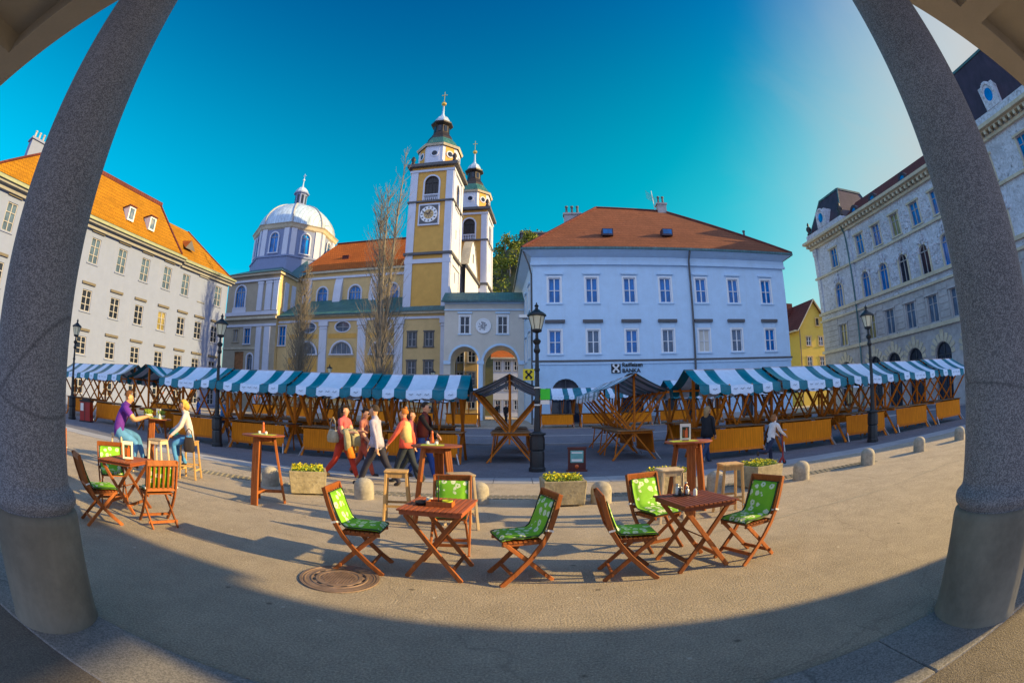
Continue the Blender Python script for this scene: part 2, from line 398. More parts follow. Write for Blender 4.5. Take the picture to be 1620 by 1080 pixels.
    g['bark'] = simple('poplar_bark', (.21, .185, .145), .9, 0, .4, 3, .3)
    g['bud'] = simple('yellow_buds', (.24, .20, .07), .7, 0, .3, 2)
    g['soil'] = simple('planter_soil', (.05, .035, .02), .9)
    g['petal'] = simple('yellow_petals', (.72, .62, .0), .6, 0, .25, 30)
    g['leafp'] = simple('planter_leaves', (.22, .32, .02), .6, 0, .35, 12)
    def leaf(name, a, b_, c):
        m, nt, b = nodes(name); n = noise(nt, coords(nt), .16, 4); n2 = noise(nt, coords(nt), 1.2, 3)
        k = ramp(nt, n, [(.3, a), (.5, b_), (.7, c)]); k = mixc(nt, .4, k, ramp(nt, n2, [(.3, a), (.7, c)]))
        nt.links.new(k, b.inputs['Base Color']); b.inputs['Roughness'].default_value = .7; b.inputs['Specular IOR Level'].default_value = .2; return m
    g['hillleaf'] = leaf('hill_foliage', (.06, .09, .015), (.15, .20, .025), (.27, .27, .035))
    g['hillsoil'] = leaf('hill_ground', (.05, .045, .02), (.08, .07, .03), (.10, .10, .03))
    g['skin'] = simple('skin', (.62, .33, .20), .5, 0, .08, 10)
mats()
G = MAT
# ------------------------------------------------------------------ building helpers (local frame: x along the front, y inward, z up)
def wall(mb, x0, x1, z0, z1, ops=(), y=0., depth=.25, s=0, rs=None):
    """wall face in the plane y with real openings. ops: (cx, w, zb, zt, kind) kind 0 rectangular, 1 round-headed, 2 oval"""
    rs = s if rs is None else rs
    rects = []
    for cx, w, zb, zt, k in ops: rects.append((cx - w / 2, cx + w / 2, zb, zt, k))
    xs = sorted({x0, x1} | {r[0] for r in rects} | {r[1] for r in rects}); zs = sorted({z0, z1} | {r[2] for r in rects} | {r[3] for r in rects})
    xs = [x for x in xs if x0 - 1e-6 <= x <= x1 + 1e-6]; zs = [z for z in zs if z0 - 1e-6 <= z <= z1 + 1e-6]
    for i in range(len(xs) - 1):
        for j in range(len(zs) - 1):
            mx = (xs[i] + xs[i + 1]) / 2; mz = (zs[j] + zs[j + 1]) / 2
            if any(r[0] < mx < r[1] and r[2] < mz < r[3] for r in rects): continue
            mb.quad((xs[i], y, zs[j]), (xs[i + 1], y, zs[j]), (xs[i + 1], y, zs[j + 1]), (xs[i], y, zs[j + 1]), s)
    for a, b, c, d, k in rects:
        yy = y + depth
        if k == 0:
            ring = [(a, c), (b, c), (b, d), (a, d)]
        elif k == 1:
            r = (b - a) / 2; cx = (a + b) / 2; sp = d - r; n = 12
            arc = [(cx + r * math.cos(PI * t / n), sp + r * math.sin(PI * t / n)) for t in range(n + 1)]
            ring = [(a, c), (b, c)] + arc
            for t in range(n // 2):
                mb.poly([(b, y, d), (arc[t + 1][0], y, arc[t + 1][1]), (arc[t][0], y, arc[t][1])], s)
                u = n - t
                mb.poly([(a, y, d), (arc[u][0], y, arc[u][1]), (arc[u - 1][0], y, arc[u - 1][1])], s)
        else:
            cx = (a + b) / 2; cz = (c + d) / 2; n = 20
            ring = [(cx + (b - a) / 2 * math.cos(2 * PI * t / n), cz + (d - c) / 2 * math.sin(2 * PI * t / n)) for t in range(n)]
            cor = [(b, d), (a, d), (a, c), (b, c)]
            for q in range(4):
                for t in range(n // 4):
                    p = ring[q * n // 4 + t]; p2 = ring[(q * n // 4 + t + 1) % n]
                    mb.poly([(cor[q][0], y, cor[q][1]), (p2[0], y, p2[1]), (p[0], y, p[1])], s)
        m = len(ring)
        for t in range(m):
            p, q = ring[t], ring[(t + 1) % m]
            mb.quad((p[0], y, p[1]), (p[0], yy, p[1]), (q[0], yy, q[1]), (q[0], y, q[1]), rs)

_wc = {}
def winmesh(w, h, style):
    """(frame mesh, pane mesh) with the origin at the bottom centre of the opening, set into it"""
    key = (round(w, 2), round(h, 2), style)
    if key in _wc: return _wc[key]
    f = MB(); p = MB(); r = w / 2
    arch = style.startswith('arch'); d = .17
    t = .075 if w < 1.6 else .1
    if style == 'blind':
        p.quad((-r, .1, 0), (r, .1, 0), (r, .1, h), (-r, .1, h))
    elif style == 'oval':
        n = 20; a, b = w / 2, h / 2
        p.poly([(a * math.cos(2 * PI * i / n), d, b + b * math.sin(2 * PI * i / n)) for i in range(n)])
        for i in range(n):
            t0, t1 = 2 * PI * i / n, 2 * PI * (i + 1) / n
            P = lambda k, q: (a * k * math.cos(q), b + b * k * math.sin(q))
            o0, o1, i0, i1 = P(1.16, t0), P(1.16, t1), P(.98, t0), P(.98, t1)
            f.quad((i0[0], -.05, i0[1]), (o0[0], -.05, o0[1]), (o1[0], -.05, o1[1]), (i1[0], -.05, i1[1]))
            f.quad((o0[0], -.05, o0[1]), (o0[0], 0, o0[1]), (o1[0], 0, o1[1]), (o1[0], -.05, o1[1]))
            f.quad((i0[0], -.05, i0[1]), (i1[0], -.05, i1[1]), (i1[0], .1, i1[1]), (i0[0], .1, i0[1]))
        f.box(-.03, .03, d - .05, d - .005, .02, h - .02, 1); f.box(-a + .02, a - .02, d - .045, d - .004, b - .03, b + .03, 1)
    else:
        if arch:
            spz = h - r if style != 'archlow' else 0.
            rz = r if style != 'archlow' else h
            n = 14
            arc = [(r * math.cos(PI * i / n), spz + rz * math.sin(PI * i / n)) for i in range(n + 1)]
            p.poly([(-r, d, 0), (r, d, 0)] + [(x, d, z) for x, z in arc] if style != 'archlow' else [(x, d, z) for x, z in arc])
            for i in range(n):
                a0, a1 = PI * i / n, PI * (i + 1) / n
                Q = lambda k, q: ((r + k) * math.cos(q), spz + (rz + k) * math.sin(q))
                for k0, k1, y0, y1, sl in ((.0, .2, -.07, 0, 0), (-t, 0., d - .07, d - .003, 1)):
                    i0, o0, i1, o1 = Q(k0, a0), Q(k1, a0), Q(k0, a1), Q(k1, a1)
                    f.quad((i0[0], y0, i0[1]), (o0[0], y0, o0[1]), (o1[0], y0, o1[1]), (i1[0], y0, i1[1]), sl)
                    f.quad((o0[0], y0, o0[1]), (o0[0], y1, o0[1]), (o1[0], y1, o1[1]), (o1[0], y0, o1[1]), sl)
                    f.quad((i0[0], y0, i0[1]), (i1[0], y0, i1[1]), (i1[0], y1, i1[1]), (i0[0], y1, i0[1]), sl)
            if style != 'archlow':
                for sgn in (-1, 1):
                    f.box(min(sgn * r, sgn * (r + .2)), max(sgn * r, sgn * (r + .2)), -.07, 0, 0, spz)
                f.box(-r, r, d - .06, d - .003, spz - .04, spz + .04, 1)
            f.box(-r - .28, r + .28, -.14, 0., -.14, 0.)
            f.box(-.04, .04, d - .06, d - .004, .0, h - .03, 1)
            if w > 1.6:
                for q in (-.5, .5): f.box(q * r - .03, q * r + .03, d - .05, d - .002, 0, h * .78, 1)
        else:
            p.quad((-r, d, 0), (r, d, 0), (r, d, h), (-r, d, h))
            for sgn in (-1, 1): f.box(sgn * r - (t if sgn > 0 else 0), sgn * r + (t if sgn < 0 else 0), d - .09, d - .002, 0, h, 1)
            f.box(-r + t, r - t, d - .09, d - .002, 0, t, 1); f.box(-r + t, r - t, d - .09, d - .002, h - t, h, 1)
            f.box(-.045, .045, d - .1, d - .003, t, h - t, 1)
            rows = 3 if style in ('three', 'plain3') else 2
            for k in range(1, rows):
                z = h * k / rows if style != 'tall' else h * .68
                for sgn in (-1, 1):
                    a, b = (-r + t, -.045) if sgn < 0 else (.045, r - t); f.box(a, b, d - .07, d - .004, z - .028, z + .028, 1)
            if style in ('white', 'whiteup'):      # wide painted casing, thin sill
                for sgn in (-1, 1): f.box(min(sgn * r, sgn * (r + .14)), max(sgn * r, sgn * (r + .14)), -.05, 0, -.02, h + .0, 1)
                f.box(-r - .14, r + .14, -.05, 0, h, h + .14, 1); f.box(-r - .2, r + .2, -.1, 0, -.12, -.02, 0)
                if style == 'white': f.box(-r - .1, r + .1, -.065, -.051, h + .14, h + .5, 0); f.box(-r - .33, r + .33, -.22, 0, h + .62, h + .86, 2)
                else: f.box(-r - .24, r + .24, -.16, 0, h + .28, h + .44, 0)
            elif style == 'three':
                f.box(-r - .12, r + .12, -.09, 0, -.1, 0, 0); f.box(-r - .22, r + .22, -.17, 0, h + .42, h + .62, 2)
            elif style == 'tall':
                for sgn in (-1, 1): f.box(min(sgn * r, sgn * (r + .16)), max(sgn * r, sgn * (r + .16)), -.06, 0, 0, h, 0)
                f.box(-r - .3, r + .3, -.16, 0, h, h + .16, 0); f.box(-r - .24, r + .24, -.12, 0, -.12, 0, 0)
            else:
                for sgn in (-1, 1): f.box(min(sgn * r, sgn * (r + .13)), max(sgn * r, sgn * (r + .13)), -.05, 0, 0, h, 0)
                f.box(-r - .2, r + .2, -.09, 0, h, h + .13, 0); f.box(-r - .2, r + .2, -.12, 0, -.12, 0, 0)
    _wc[key] = (f, p); return _wc[key]
_wm = {}
def window(parent, x, z, w, h, style, mats_, glass, y=0., rz=0., label=None):
    f, p = winmesh(w, h, style)
    key = (id(f), mats_[0].name, mats_[1].name, glass.name)
    if key not in _wm:
        _wm[key] = (f.mesh('window', mats_) if f.f else None, p.mesh('pane', [glass]))
    fm, pm = _wm[key]
    if fm is None:
        o = inst('blind_window', pm, parent, (x, y, z), rz); return o
    o = inst('window', fm, parent, (x, y, z), rz); inst('pane', pm, o)
    if label: o['label'] = label
    return o
def roofmb(mb, pts, faces, s=0): mb.add(pts, faces, s)
def pip(mb, pts, r=.07, s=0): mb.tube(pts, r, 8, s)

# ------------------------------------------------------------------ pale town house
def town_house():
    t = thing('town_house', 'pale blue three storey corner house with red hipped roof and seven window axes', 'house', (2.72, 38.9, .6), R(-4))
    X0, X1, ZE, D = -1.0, 22.2, 14.15, 16.
    up = [.8, 3.93, 7.15, 10.3, 13.57, 16.7, 20.1]
    ops = [(x, 1.0, 9.95, 12.1, 0) for x in up] + [(x, 1.0, 5.72, 7.65, 0) for x in up]
    wall_ = MB()
    wall(wall_, X0, X1, 5.0, ZE, ops, 0, .25)
    gops = [(1.62, 2.3, .15, 3.7, 1), (7.1, 1.9, .15, 4.1, 1), (10.4, 1.1, .1, 2.6, 0), (12.0, 1.0, .1, 2.6, 0), (14.3, 1.5, .9, 2.7, 0), (17.5, 1.2, .1, 2.7, 0), (19.6, 1.2, .9, 2.7, 0)]
    # left flank leans outward with the lane, right flank and back
    B = (-3.0, D)
    side = []
    wall_.quad((B[0], B[1], -1.2), (X0, 0, -1.2), (X0, 0, ZE), (B[0], B[1], ZE))
    wall_.quad((X1, 0, -1.2), (X1, D, -1.2), (X1, D, ZE), (X1, 0, ZE)); wall_.quad((X1, D, -1.2), (B[0], B[1], -1.2), (B[0], B[1], ZE), (X1, D, ZE))
    wall_.build('wall', G['bluewhite'], t)
    low = MB(); wall(low, X0, X1, -1.2, 5.0, gops, 0, .35); low.build('ground_floor_wall', G['bluelow'], t)
    band = MB(); band.box(X0 - .12, X1 + .12, -.14, -.002, 5.05, 5.2, 0); band.box(X0 - .06, X1 + .06, -.08, -.001, 4.85, 5.05, 1); band.build('string_course', [G['darktrim'], G['bluewhite']], t)
    cn = MB()
    cn.box(X0 - .2, X1 + .2, -.22, -.003, ZE - .95, ZE - .75); cn.box(X0 - .15, X1 + .15, -.12, -.002, ZE - .74, ZE - .25)
    # coved soffit out to the gutter
    e = .85
    ring0 = [(X0, 0), (X1, 0), (X1, D), B]; ring1 = [(X0 - e, -e), (X1 + e, -e), (X1 + e, D + e), (B[0] - e, B[1] + e)]
    for k in range(4):
        a, b = ring0[k], ring0[(k + 1) % 4]; c, d = ring1[k], ring1[(k + 1) % 4]
        cn.quad((a[0], a[1], ZE - .25), (c[0], c[1], ZE + .25), (d[0], d[1], ZE + .25), (b[0], b[1], ZE - .25))
    cn.build('cornice', G['bluewhite'], t)
    gt = MB()
    for k in range(4):
        c, d = ring1[k], ring1[(k + 1) % 4]; gt.beam((c[0], c[1], ZE + .32), (d[0], d[1], ZE + .32), .2, .2)
    gt.build('gutter', G['copperdark'], t)
    rf = MB(); z0 = ZE + .40; q = [(x, y, z0) for x, y in ring1]; R0, R1 = (5.6, 8.2, 22.2), (13.2, 8.8, 22.2)
    rf.add([*q, R0, R1], [(0, 1, 5, 4), (1, 2, 5), (2, 3, 4, 5), (3, 0, 4)])
    # ridge and hip cappings
    rf.s = 1
    for a, b in ((q[0], R0), (q[1], R1), (q[2], R1), (q[3], R0), (R0, R1)): rf.tube([Vector(a), Vector(b)], .16, 6)
    roof = rf.build('roof', [G['redbrown'], G['maroon']], t)
    def chim(x, y, z0, z1, w, pots):
        c = MB(); c.box(x - w / 2, x + w / 2, y - .4, y + .4, z0, z1); c.box(x - w / 2 - .1, x + w / 2 + .1, y - .5, y + .5, z1, z1 + .18)
        for k in range(pots):
            xx = x + (k - (pots - 1) / 2) * w / max(pots, 1); c.lathe([(.14, z1 + .18), (.11, z1 + .9), (.16, z1 + .95), (.16, z1 + 1.1)], 8, (xx, y, 0), 1)
        c.build('chimney', [G['rust'], G['darktrim']], roof)
    chim(3.0, 7.6, 17.6, 21.0, 1.7, 3); chim(13.0, 8.8, 21.4, 22.9, 1.0, 2); chim(21.0, 5.2, 15., 17.8, .9, 1)
    an = MB(); an.tube([(12.2, 8.6, 22.2), (12.0, 8.6, 24.6)], .04, 5)
    for k in range(5): an.tube([(11.2 + k * .06, 8.1 + k * .2, 24.35 - k * .12), (12.4 + k * .06, 8.5 + k * .2, 23.6 - k * .05)], .025, 4)
    an.build('aerial', G['steel'], roof)
    for x, y in ((5.7, 1.6), (11.3, 1.8)):
        zz = z0 + (y + e) * (22.2 - z0) / (8.5 + e)
        s = MB(); s.box(x - .5, x + .5, y - .55, y + .35, zz - .2, zz + .45); s.quad((x - .4, y - .56, zz - .05), (x + .4, y - .56, zz - .05), (x + .4, y - .56, zz + .38), (x - .4, y - .56, zz + .38), 1)
        s.build('skylight', [G['slate'], G['glass']], roof)
    mm = [G['bluewhite'], G['white'], G['darktrim']]
    for i, x in enumerate(up):
        window(t, x, 9.95, 1.0, 2.15, 'whiteup', mm, G['glass'])
        if i == 4: window(t, x, 5.72, 1.0, 1.93, 'white', mm, G['archwall'], label='boarded window above the market stalls')
        else: window(t, x, 5.72, 1.0, 1.93, 'white', mm, G['glasspale'] if i % 2 else G['glass'])
    window(t, 1.62, .15, 2.3, 3.55, 'arch', [G['darktrim'], G['door'], G['darktrim']], G['glassdark'], .1)
    window(t, 7.1, .15, 1.9, 3.95, 'arch', [G['darktrim'], G['door'], G['darktrim']], G['glassdark'], .1)
    for x, w, zb, zt in ((10.4, 1.1, .1, 2.6), (12.0, 1.0, .1, 2.6), (17.5, 1.2, .1, 2.7)):
        window(t, x, zb, w, zt - zb, 'plain3', [G['bluelow'], G['door'], G['darktrim']], G['door'], .12).name = 'door'
    for x, w in ((14.3, 1.5), (19.6, 1.2)): window(t, x, .9, w, 1.8, 'plain', [G['bluelow'], G['white'], G['darktrim']], G['glassdark'], .1)
    for a, b in ((X0 - .05, .3), (2.95, 6.), (8.2, 9.7), (12.7, 16.8), (18.3, X1 + .05)):
        pl = MB(); pl.box(a, b, -.06, -.001, -1.2, .55); pl.build('plinth', G['slab'], t)
    dp = MB(); pip(dp, [(12.6, -.8, ZE + .2), (12.55, -.4, ZE - .5), (12.6, -.16, ZE - 1.2), (12.6, -.16, 0)], .085); dp.build('downpipe', G['darktrim'], t)
    d2 = MB(); pip(d2, [(X0 - .75, -.5, ZE + .2), (X0 - .3, -.2, ZE - .9), (X0 - .12, .3, ZE - 1.6), (X0 - .12, .3, 0)], .07)
    d2.build('downpipe', G['darktrim'], t)
    # flank windows on the lane
    fl = math.atan2(-(D), -(B[0] - X0))
    for k, y in enumerate((3., 6.5, 10., 13.)):
        x = X0 + (B[0] - X0) * y / D
        for z in (5.72, 9.95): window(t, x - .01, z, 1., 2., 'whiteup', mm, G['glass'], y, R(-90) + math.atan((X0 - B[0]) / D))
    # bank lettering and emblem on the ground floor
    def text(s, size, loc, mat, par, name='lettering', ext=.03):
        cu = bpy.data.curves.new(name, 'FONT'); cu.body = s; cu.size = size; cu.extrude = ext; cu.offset = size * .012
        o = bpy.data.objects.new(name, cu); C.objects.link(o); dg = bpy.context.evaluated_depsgraph_get()
        me = bpy.data.meshes.new_from_object(o.evaluated_get(dg)); bpy.data.objects.remove(o)
        me.materials.clear(); me.materials.append(mat)
        ob = inst(name, me, par, loc); ob.rotation_euler = (R(90), 0, 0); return ob
    text('Raiffeisen', .46, (6.25, -.06, 4.62), G['ink'], t); text('BANKA', .46, (6.25, -.06, 4.15), G['ink'], t)
    em = MB(); em.box(5.36, 6.12, -.07, -.002, 4.1, 4.86, 0)
    for a in (1, -1): em.beam((5.74 - .27, -.085, 4.48 - a * .27), (5.74 + .27, -.085, 4.48 + a * .27), .02, .12, (0, 0, 1), 1)
    for sx in (-1, 1):
        for sz in (-1, 1): em.beam((5.74 + sx * .27, -.088, 4.48 + sz * .27), (5.74 + sx * .12, -.088, 4.48 + sz * .32), .02, .08, (0, 0, 1), 1)
    em.build('emblem', [G['ink'], G['white']], t)
    return text
text = town_house()

# projecting yellow emblem sign and a camera arm on the corner of the pale house
def corner_sign():
    t = thing('emblem_sign', 'square yellow projecting sign with black crossed emblem on house corner', 'sign', (1.42, 37.6, 4.6))
    b = MB(); b.box(-.56, .32, -.09, .09, -.49, .39); b.build('board', G['signyellow'], t)
    e = MB()
    for a in (1, -1): e.beam((-.12 - .26, -.1, -.05 - a * .26), (-.12 + .26, -.1, -.05 + a * .26), .02, .13, (0, 0, 1))
    for sx in (-1, 1):
        for sz in (-1, 1): e.beam((-.12 + sx * .26, -.102, -.05 + sz * .26), (-.12 + sx * .10, -.102, -.05 + sz * .31), .02, .09, (0, 0, 1))
    e.build('emblem', G['ink'], t)
    a = MB(); a.beam((.38, 0, .3), (.62, 1.6, .3), .05, .05); a.beam((.38, 0, -.4), (.62, 1.6, -.4), .05, .05); a.build('bracket', G['iron'], t)
corner_sign()
def wall_floodlight():
    t = thing('wall_floodlight', 'pair of grey floodlights on a scrolled iron arm at the house corner', 'floodlight', (1.62, 38.6, 8.6))
    a = MB(); a.beam((0, .35, .0), (-.05, -1.3, .35), .05, .05); a.tube([(0, .35, -1.6), (-.05, -.3, -1.1), (-.1, -.8, -.3), (-.05, -1.2, .3)], .03, 6); a.build('arm', G['iron'], t)
    for x in (-.75, .25):
        h = MB(); h.box(x - .35, x + .35, -1.55, -1.1, .35, .62); h.box(x - .3, x + .3, -1.58, -1.551, .38, .58, 1); h.build('lamp_head', [G['steel'], G['paper']], t)
    b = MB(); b.beam((-.8, -1.25, .33), (.4, -1.25, .33), .05, .05); b.build('crossbar', G['iron'], t)
wall_floodlight()

# ------------------------------------------------------------------ long cream house on the left
def cream_house():
    t = thing('cream_house', 'long cream four storey house with ochre mansard roof and rows of small windows', 'house', (-36.3, 10.2, .3), R(82))
    wx = [5.7, 9.0, 12.3, 15.5, 18.9, 22.0, 25.15, 27.95, 30.6, 33.3]; L = 34.9; XS = 26.7; D = 13.; X0 = 2.6
    rows = [(1.0, 1.7), (4.1, 1.45), (7.55, 1.75), (11.5, 2.15)]
    ops = []
    for i, x in enumerate(wx):
        for j, (z, h) in enumerate(rows):
            if not (i == 8 and j == 3): ops.append((x, 1.1, z, z + h, 0))
    w = MB(); wall(w, X0, L, -1.5, 14.6, ops, 0, .22)
    w.quad((L, 0, -1.5), (L, D, -1.5), (L, D, 15), (L, 0, 15)); w.quad((X0, D, -1.5), (X0, 0, -1.5), (X0, 0, 15), (X0, D, 15)); w.quad((L, D, -1.5), (X0, D, -1.5), (X0, D, 15), (L, D, 15))
    w.build('wall', G['cream'], t)
    mm = [G['cream'], G['slab'], G['trim']]
    for i, x in enumerate(wx):
        for j, (z, h) in enumerate(rows):
            if i == 8 and j == 3: continue
            window(t, x, z, 1.1, h, 'three', mm, G['glasspale'] if j == 3 else (G['glasslit'] if (i == 6 and j == 2) else G['glassdark']))
    c = MB()
    c.box(X0 - .3, XS, -.35, -.002, 14.2, 14.55); c.box(X0 - .5, XS + .1, -.75, .0, 14.55, 14.8); c.box(XS + .1, L + .3, -.3, -.002, 14.1, 14.4); c.box(XS + .1, L + .5, -.6, .0, 14.4, 14.65)
    c.box(wx[8] - .75, wx[8] + .75, -.17, -.002, 13.95, 14.1); c.box(wx[8] - .6, wx[8] + .6, -.08, -.002, 11.3, 11.38)
    c.build('cornice', G['creamcornice'], t)
    g = MB(); g.add([(X0 - .5, -.85, 14.8), (XS + .1, -.85, 14.8), (XS + .1, .25, 15.5), (X0 - .5, .25, 15.5)], [(0, 1, 2, 3)]); g.box(X0 - .5, XS + .1, -.95, -.8, 14.75, 14.95)
    g.add([(XS + .1, -.7, 14.65), (L + .5, -.7, 14.65), (L + .5, .2, 15.25), (XS + .1, .2, 15.25)], [(0, 1, 2, 3)]); g.box(XS + .1, L + .5, -.8, -.65, 14.6, 14.8)
    g.build('eaves_gutter', G['eave'], t)
    r = MB(); zr = 21.4; RX = 10.5
    r.add([(X0 - .4, .1, 15.45), (XS + .1, .1, 15.45), (XS - .8, 4.9, zr), (RX, 4.9, zr), (XS + .1, D, 15.45), (X0 - .4, D, 15.45), (XS - .8, 8.2, zr), (RX, 8.2, zr)],
          [(0, 1, 2, 3), (1, 4, 6, 2), (5, 0, 3, 7), (4, 5, 7, 6), (3, 2, 6, 7)])
    r.add([(XS, .1, 15.15), (L + .4, .1, 15.15), (L - 3.6, 5., 20.1), (XS - 1.2, 5., 20.1), (L + .4, D, 15.15), (XS, D, 15.15)], [(0, 1, 2, 3), (1, 4, 2), (4, 5, 3, 2)])
    r.box(RX - .2, XS - .6, 4.75, 4.95, zr - .15, zr + .3, 1); r.tube([(XS + .1, .1, 15.5), (XS - .8, 4.9, zr + .05)], .13, 6, 1); r.tube([(X0 - .4, .1, 15.5), (RX, 4.9, zr + .05)], .13, 6, 1)
    r.tube([(L + .4, .1, 15.15), (L - 3.6, 5., 20.1)], .12, 6, 1)
    rf = r.build('roof', [G['mustard'], G['maroon']], t)
    for x in (13.6, 19.5, 22.5):
        d = MB(); y0 = .9; z0 = 16.7
        d.box(x - .42, x - .30, y0, y0 + 1.9, z0, z0 + 1.35, 0); d.box(x + .30, x + .42, y0, y0 + 1.9, z0, z0 + 1.35, 0); d.box(x - .30, x + .30, y0, y0 + .1, z0 + 1.2, z0 + 1.35, 0); d.box(x - .3, x + .3, y0, y0 + .1, z0, z0 + .14, 0)
        d.box(x - .5, x + .5, y0 - .12, y0 + 2.2, z0 + 1.35, z0 + 1.47, 1); d.quad((x - .3, y0 + .08, z0 + .1), (x + .3, y0 + .08, z0 + .1), (x + .3, y0 + .08, z0 + 1.25), (x - .3, y0 + .08, z0 + 1.25), 2)
        d.build('dormer', [G['white'], G['maroon'], G['glasspale']], rf)
    d = MB(); x = 28.9; d.add([(x - .8, 1.2, 16.7), (x + .8, 1.2, 16.7), (x, 1.2, 17.7), (x, 3.2, 17.75), (x - .8, 1.3, 16.6), (x + .8, 1.3, 16.6)], [(0, 1, 2)], 1); d.add([(x - .8, 1.2, 16.7), (x, 1.2, 17.7), (x, 3.2, 18.)], [(0, 1, 2)]); d.add([(x + .8, 1.2, 16.7), (x, 1.2, 17.7), (x, 3.2, 18.)], [(0, 2, 1)])
    d.build('dormer', [G['orange'], G['darktrim']], rf)
    ch = MB(); ch.box(6.9, 8.7, 5.2, 6.2, 17.5, 21.3); ch.box(6.75, 8.85, 5.05, 6.35, 21.3, 21.5)
    for k in range(3): ch.lathe([(.13, 21.5), (.11, 22.2), (.15, 22.25), (.15, 22.35)], 8, (7.2 + k * .55, 5.75, 0), 1)
    ch.build('chimney', [G['cream'], G['rust']], rf)
cream_house()

# ------------------------------------------------------------------ ornate palace on the right
def palace():
    t = thing('ornate_palace', 'long weathered stucco palace with arched windows and dark mansard corner pavilions', 'building', (34.3, 44.0, .4), R(-90))
    L = 36.; D = 17.; ZC = 18.8
    wx = [3.9, 8.7, 11.6, 14.6, 17.6, 20.6, 23.6, 27.5, 32.0, 34.6]
    ops = []
    for x in wx: ops += [(x, 1.15, 15.1, 17.15, 0), (x, 1.15, 10.8, 13.3, 1), (x, 1.25, 6.7, 8.95, 0)]
    gx = [3.9, 8.7, 11.6, 14.6, 18.3, 21.8, 25.2, 28.6, 32.4]
    w = MB(); wall(w, 0, L, 10.0, ZC, [o for o in ops if o[2] > 10], 0, .3)
    w.quad((L, 0, -1.5), (L, D, -1.5), (L, D, ZC), (L, 0, ZC)); w.quad((0, D, -1.5), (0, 0, -1.5), (0, 0, ZC), (0, D, ZC)); w.quad((L, D, -1.5), (0, D, -1.5), (0, D, ZC), (L, D, ZC))
    w.build('wall', G['ornate'], t)
    lo = MB(); wall(lo, 0, L, 6.3, 10., [o for o in ops if o[2] < 10], 0, .3); wall(lo, 0, L, -1.5, 6.3, [(x, 2.0, .2, 5.0, 1) for x in gx], 0, .4)
    # rusticated courses: proud bands with joints between
    for k in range(5):
        for a, b in zip([0.] + [x + .85 for x in wx], [x - .85 for x in wx] + [L]):
            if b - a > .4: lo.box(a + .08, b - .08, -.05, -.001, 6.9 + k * .56, 7.38 + k * .56)
    lo.build('lower_wall', G['rust'], t)
    for x in gx:   # voussoirs round the ground floor arches
        vs = MB()
        for k in range(9):
            a = PI * (k + .5) / 9; r0, r1 = 1.05, 1.75 + (.25 if k == 4 else 0)
            if abs(math.cos(a)) * r1 > 1.45: r1 = 1.45 / abs(math.cos(a))
            p0 = (x + r0 * math.cos(a), -.03, 4.0 + r0 * math.sin(a)); p1 = (x + r1 * math.cos(a), -.03, 4.0 + r1 * math.sin(a))
            vs.beam(p0, p1, .10, .34 if k != 4 else .42, (0, 1, 0)) if False else vs.beam(p0, p1, .33 if k != 4 else .42, .10, (0, 1, 0))
        vs.build('voussoir_ring', G['cornice'], t)
    st = MB()
    for z, h, d in ((15.0 - .42, .22, .22), (10.45, .3, .28), (9.75, .2, .18), (6.25, .32, .26)): st.box(-.15, L + .15, -d, -.002, z, z + h)
    st.build('string_course', G['cornice'], t)
    cn = MB(); cn.box(-.3, L + .3, -.3, -.002, ZC - .7, ZC - .45); cn.box(-.8, L + .8, -.95, 0, ZC, ZC + .28); cn.box(-.6, L + .6, -.6, -.002, ZC - .12, ZC)
    x = -.4
    while x < L + .4: cn.box(x, x + .24, -.7, -.003, ZC - .44, ZC - .13); x += .62
    cn.build('cornice', G['cornice'], t)
    for a in (.15, 6.6, 25.4, L - .75):
        pb = MB(); pb.box(a, a + .6, -.14, -.003, 10.76, ZC - .72); pb.box(a - .08, a + .68, -.2, -.004, ZC - 1.5, ZC - .73)
        pb.build('corner_pilaster', G['ornate'], t)
    mmU = [G['cornice'], G['glassdark'], G['cornice']]; blue = [G['cornice'], G['slab'], G['cornice']]
    for i, x in enumerate(wx):
        window(t, x, 15.1, 1.15, 2.05, 'tall', blue, G['glasslit'] if i == 3 else G['glass'])
        window(t, x, 10.8, 1.15, 2.5, 'arch', blue, G['glass'] if i not in (3, 4) else G['glassdark'])
        window(t, x, 6.7, 1.25, 2.25, 'tall', [G['rust'], G['slab'], G['rust']], G['glasslit'] if i in (0, 1) else G['glasspale'])
        # stucco crest over each arched window, relief cartouches beside the upper ones
        o = MB(); rr = random.Random(i)
        for k in range(26):
            a = rr.uniform(0, PI); q = rr.uniform(.85, 1.25) if k % 2 else rr.uniform(.75, .9); s_ = rr.uniform(.07, .17)
            o.ell((x + q * .62 * math.cos(a) * 1.3, -.08, 12.72 + q * .95 * math.sin(a)), (s_, .09, s_ * 1.2), 6, 4)
        for k in range(9): o.ell((x + rr.uniform(-.2, .2), -.1, 13.7 + k * .06), (.13, .1, .15), 6, 4)
        o.build('crest_ornament', G['ornate'], t)
        nx = wx[i + 1] if i + 1 < len(wx) else L
        if 2.2 < nx - x < 4.5:
            cx = (x + nx) / 2
            for z0_ in (16.1, 12.1):
                o = MB()
                for k in range(16):
                    a = 2 * PI * k / 16; o.ell((cx + .52 * math.cos(a), -.03, z0_ + .8 * math.sin(a)), (.1, .06, .12), 6, 4)
                for k in range(10): o.ell((cx + rr.uniform(-.3, .3), -.03, z0_ + rr.uniform(-.5, .5)), (.12, .06, .16), 6, 4)
                o.build('relief_panel', G['ornate'], t)
    for x in gx: window(t, x, .2, 2.0, 4.8, 'arch', [G['rust'], G['door'], G['rust']], G['glassdark'], .15)
    r = MB(); z0 = ZC + .3; zt = 21.9
